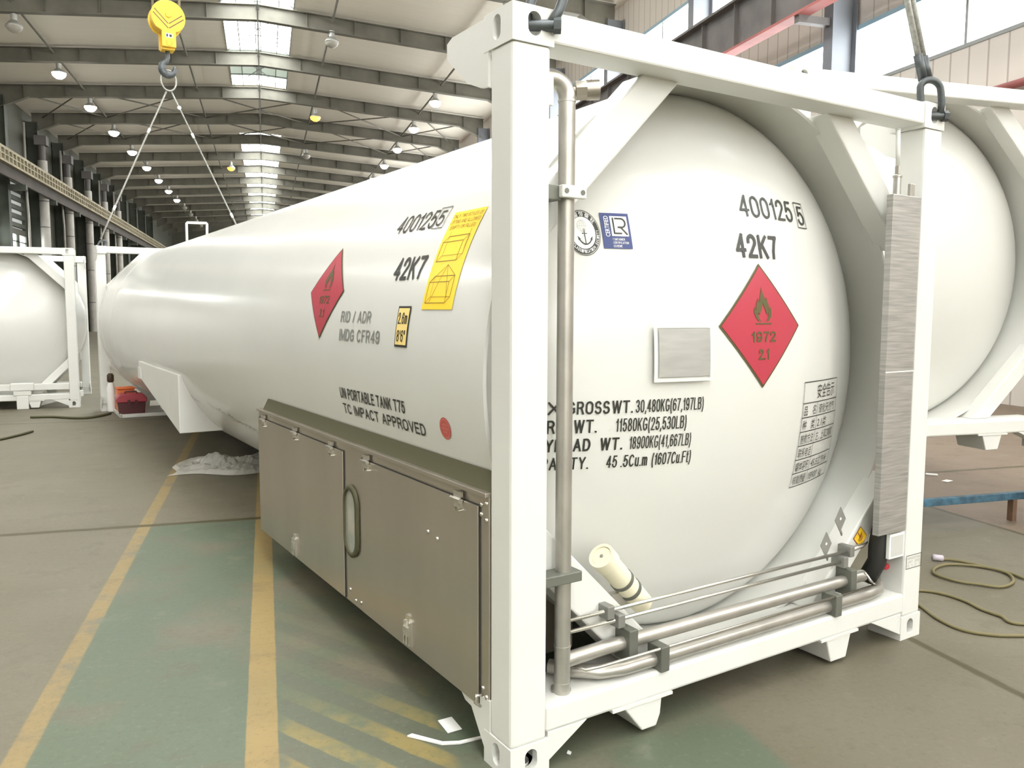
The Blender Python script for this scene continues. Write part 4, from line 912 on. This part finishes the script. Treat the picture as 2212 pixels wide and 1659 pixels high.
# crumpled plastic film
def film():
    n, m_ = 34, 22; b = MB(); vs = []; rg = random.Random(11)
    ph = [(rg.uniform(2, 9), rg.uniform(2, 9), rg.uniform(0, 6)) for _ in range(9)]
    for j in range(m_+1):
        for i in range(n+1):
            u, w = i/n, j/m_
            ed = math.sin(math.pi*u)*math.sin(math.pi*w); ed = max(ed, 0)**.45
            h = sum(math.sin(a*u*2.3+c)*math.cos(bq*w*2+c*1.7) for a, bq, c in ph)/9
            x = (u-.5)*1.15+.05*math.sin(7*w+3*u); y = (w-.5)*.75+.07*math.sin(9*u)
            vs.append((x, y, .006+ed*(.11+.20*h+.07*rg.random())*(0.5+.35*u) if ed*(.11+.20*h) > 0 else .006))
    fs = [(j*(n+1)+i, j*(n+1)+i+1, (j+1)*(n+1)+i+1, (j+1)*(n+1)+i) for j in range(m_) for i in range(n)]
    return b.add(vs, fs).build('plastic_film', SHEETP, recalc=False)
o = film(); o.location = cw(.62, 6.25, 0); o.rotation_euler = (0, 0, YAW+rad(-22)); tag(o, 'crumpled cloudy plastic film on the floor beside the far end of the cabinet', 'plastic film')
def scrap(pts, label, th=.003, z=.002):
    b = MB().prism(pts, 'z', z, z+th).build('paper_scrap', PAPER); return tag(b, label, 'paper scrap', 'paper scraps on the floor')
def at(p, a=0): return [(p[0]+x*math.cos(a)-y*math.sin(a), p[1]+x*math.sin(a)+y*math.cos(a)) for x, y in ((-.03, -.055), (.03, -.05), (.028, .055), (-.032, .05))]
scrap(at((.655, 2.995), .15), 'small white paper square on the floor under the near end of the cabinet')
scrap([(.48, 2.955), (.50, 2.965), (.60, 2.875), (.66, 2.862), (.76, 2.875), (.76, 2.862), (.66, 2.846), (.595, 2.858)], 'bent white paper strip on the floor left of the near corner post', .006)
scrap(at((6.28, 6.42), .8), 'white scrap on the floor far to the right, near the slab joint', .01)
scrap(at((6.2, 6.15), 1.9), 'white scrap on the floor at the right, just this side of the slab joint')
scrap([(1.03, 2.66), (1.04, 2.675), (1.032, 2.69), (1.02, 2.672)], 'tiny white chip on the green floor below the front bottom rail')
# cables
def smoothp(pts, k=8):
    out = []; P = [Vector((*p, 0)) for p in pts]
    for i in range(len(P)-1):
        p0, p1, p2, p3 = P[max(i-1, 0)], P[i], P[i+1], P[min(i+2, len(P)-1)]
        for j in range(k):
            t_ = j/k; out.append(.5*((2*p1)+(p2-p0)*t_+(2*p0-5*p1+4*p2-p3)*t_*t_+(3*p1-p0-3*p2+p3)*t_**3))
    return out+[P[-1]]
def cable(pts, r, label, m=CABLE):
    o = MB().tube([(p.x, p.y, r) for p in smoothp(pts)], r, 8).build('floor_cable', m, smooth=True); return tag(o, label, 'cable')
t = thing('welding_cable', 'olive cable looped on the floor right of the tank, with a pale plug', 'cable')
MB().tube([(p.x, p.y, .012) for p in smoothp([(4.164, 4.155), (4.25, 4.10), (4.33, 3.90), (4.333, 3.788), (4.23, 3.67), (4.085, 3.626), (3.994, 3.703), (3.92, 3.78), (3.90, 3.92), (4.0, 4.02), (4.15, 4.05), (4.30, 3.95), (4.36, 3.80), (4.36, 3.70), (4.45, 3.62), (4.8, 3.4)])], .009, 8).build('cable_run', CABLE, t, smooth=True)
MB().tube([(4.12, 4.17, .025), (4.18, 4.15, .018)], .02, 10).build('cable_plug', mat('pale_lilac_plug', (.5, .45, .5), .5), t, smooth=True)
cable([(5.2, 2.9), (4.3, 3.02), (3.72, 3.148), (3.70, 3.27), (3.683, 3.376), (3.70, 3.49), (3.685, 3.598), (3.64, 3.68), (3.56, 3.72), (3.45, 3.66), (3.40, 3.50), (3.345, 3.32), (3.351, 3.174), (3.45, 3.08), (3.587, 3.031), (4.2, 2.85)], .009, 'long olive cable curling on the floor beside the near right corner post')
cable([(-3.35, 13.50), (-3.041, 13.448), (-2.75, 13.25), (-2.529, 13.22), (-2.38, 13.45), (-2.30, 13.66)], .018, 'dark cable on the floor between the left tank container and the tool box', OLIVE)
cable([(-3.6, 10.9), (-3.30, 11.1), (-3.150, 11.299), (-3.03, 11.62), (-2.95, 11.95)], .016, 'short dark cable on the floor at the left edge of the photo', OLIVE)
# blue bar on rusty legs
t = thing('blue_steel_bar', 'low blue painted steel bar on rusty legs behind the right corner post', 'steel bar', (0, 0, 0))
MB().beam((4.15, 4.84, .195), (6.0, 4.83, .195), .05, .055).build('bar', BLUEP, t, bevel=.004)
for x in (4.25, 5.52): MB().box(x-.02, x+.02, 4.81, 4.86, 0, .168).build('bar_leg', BROWN, t)
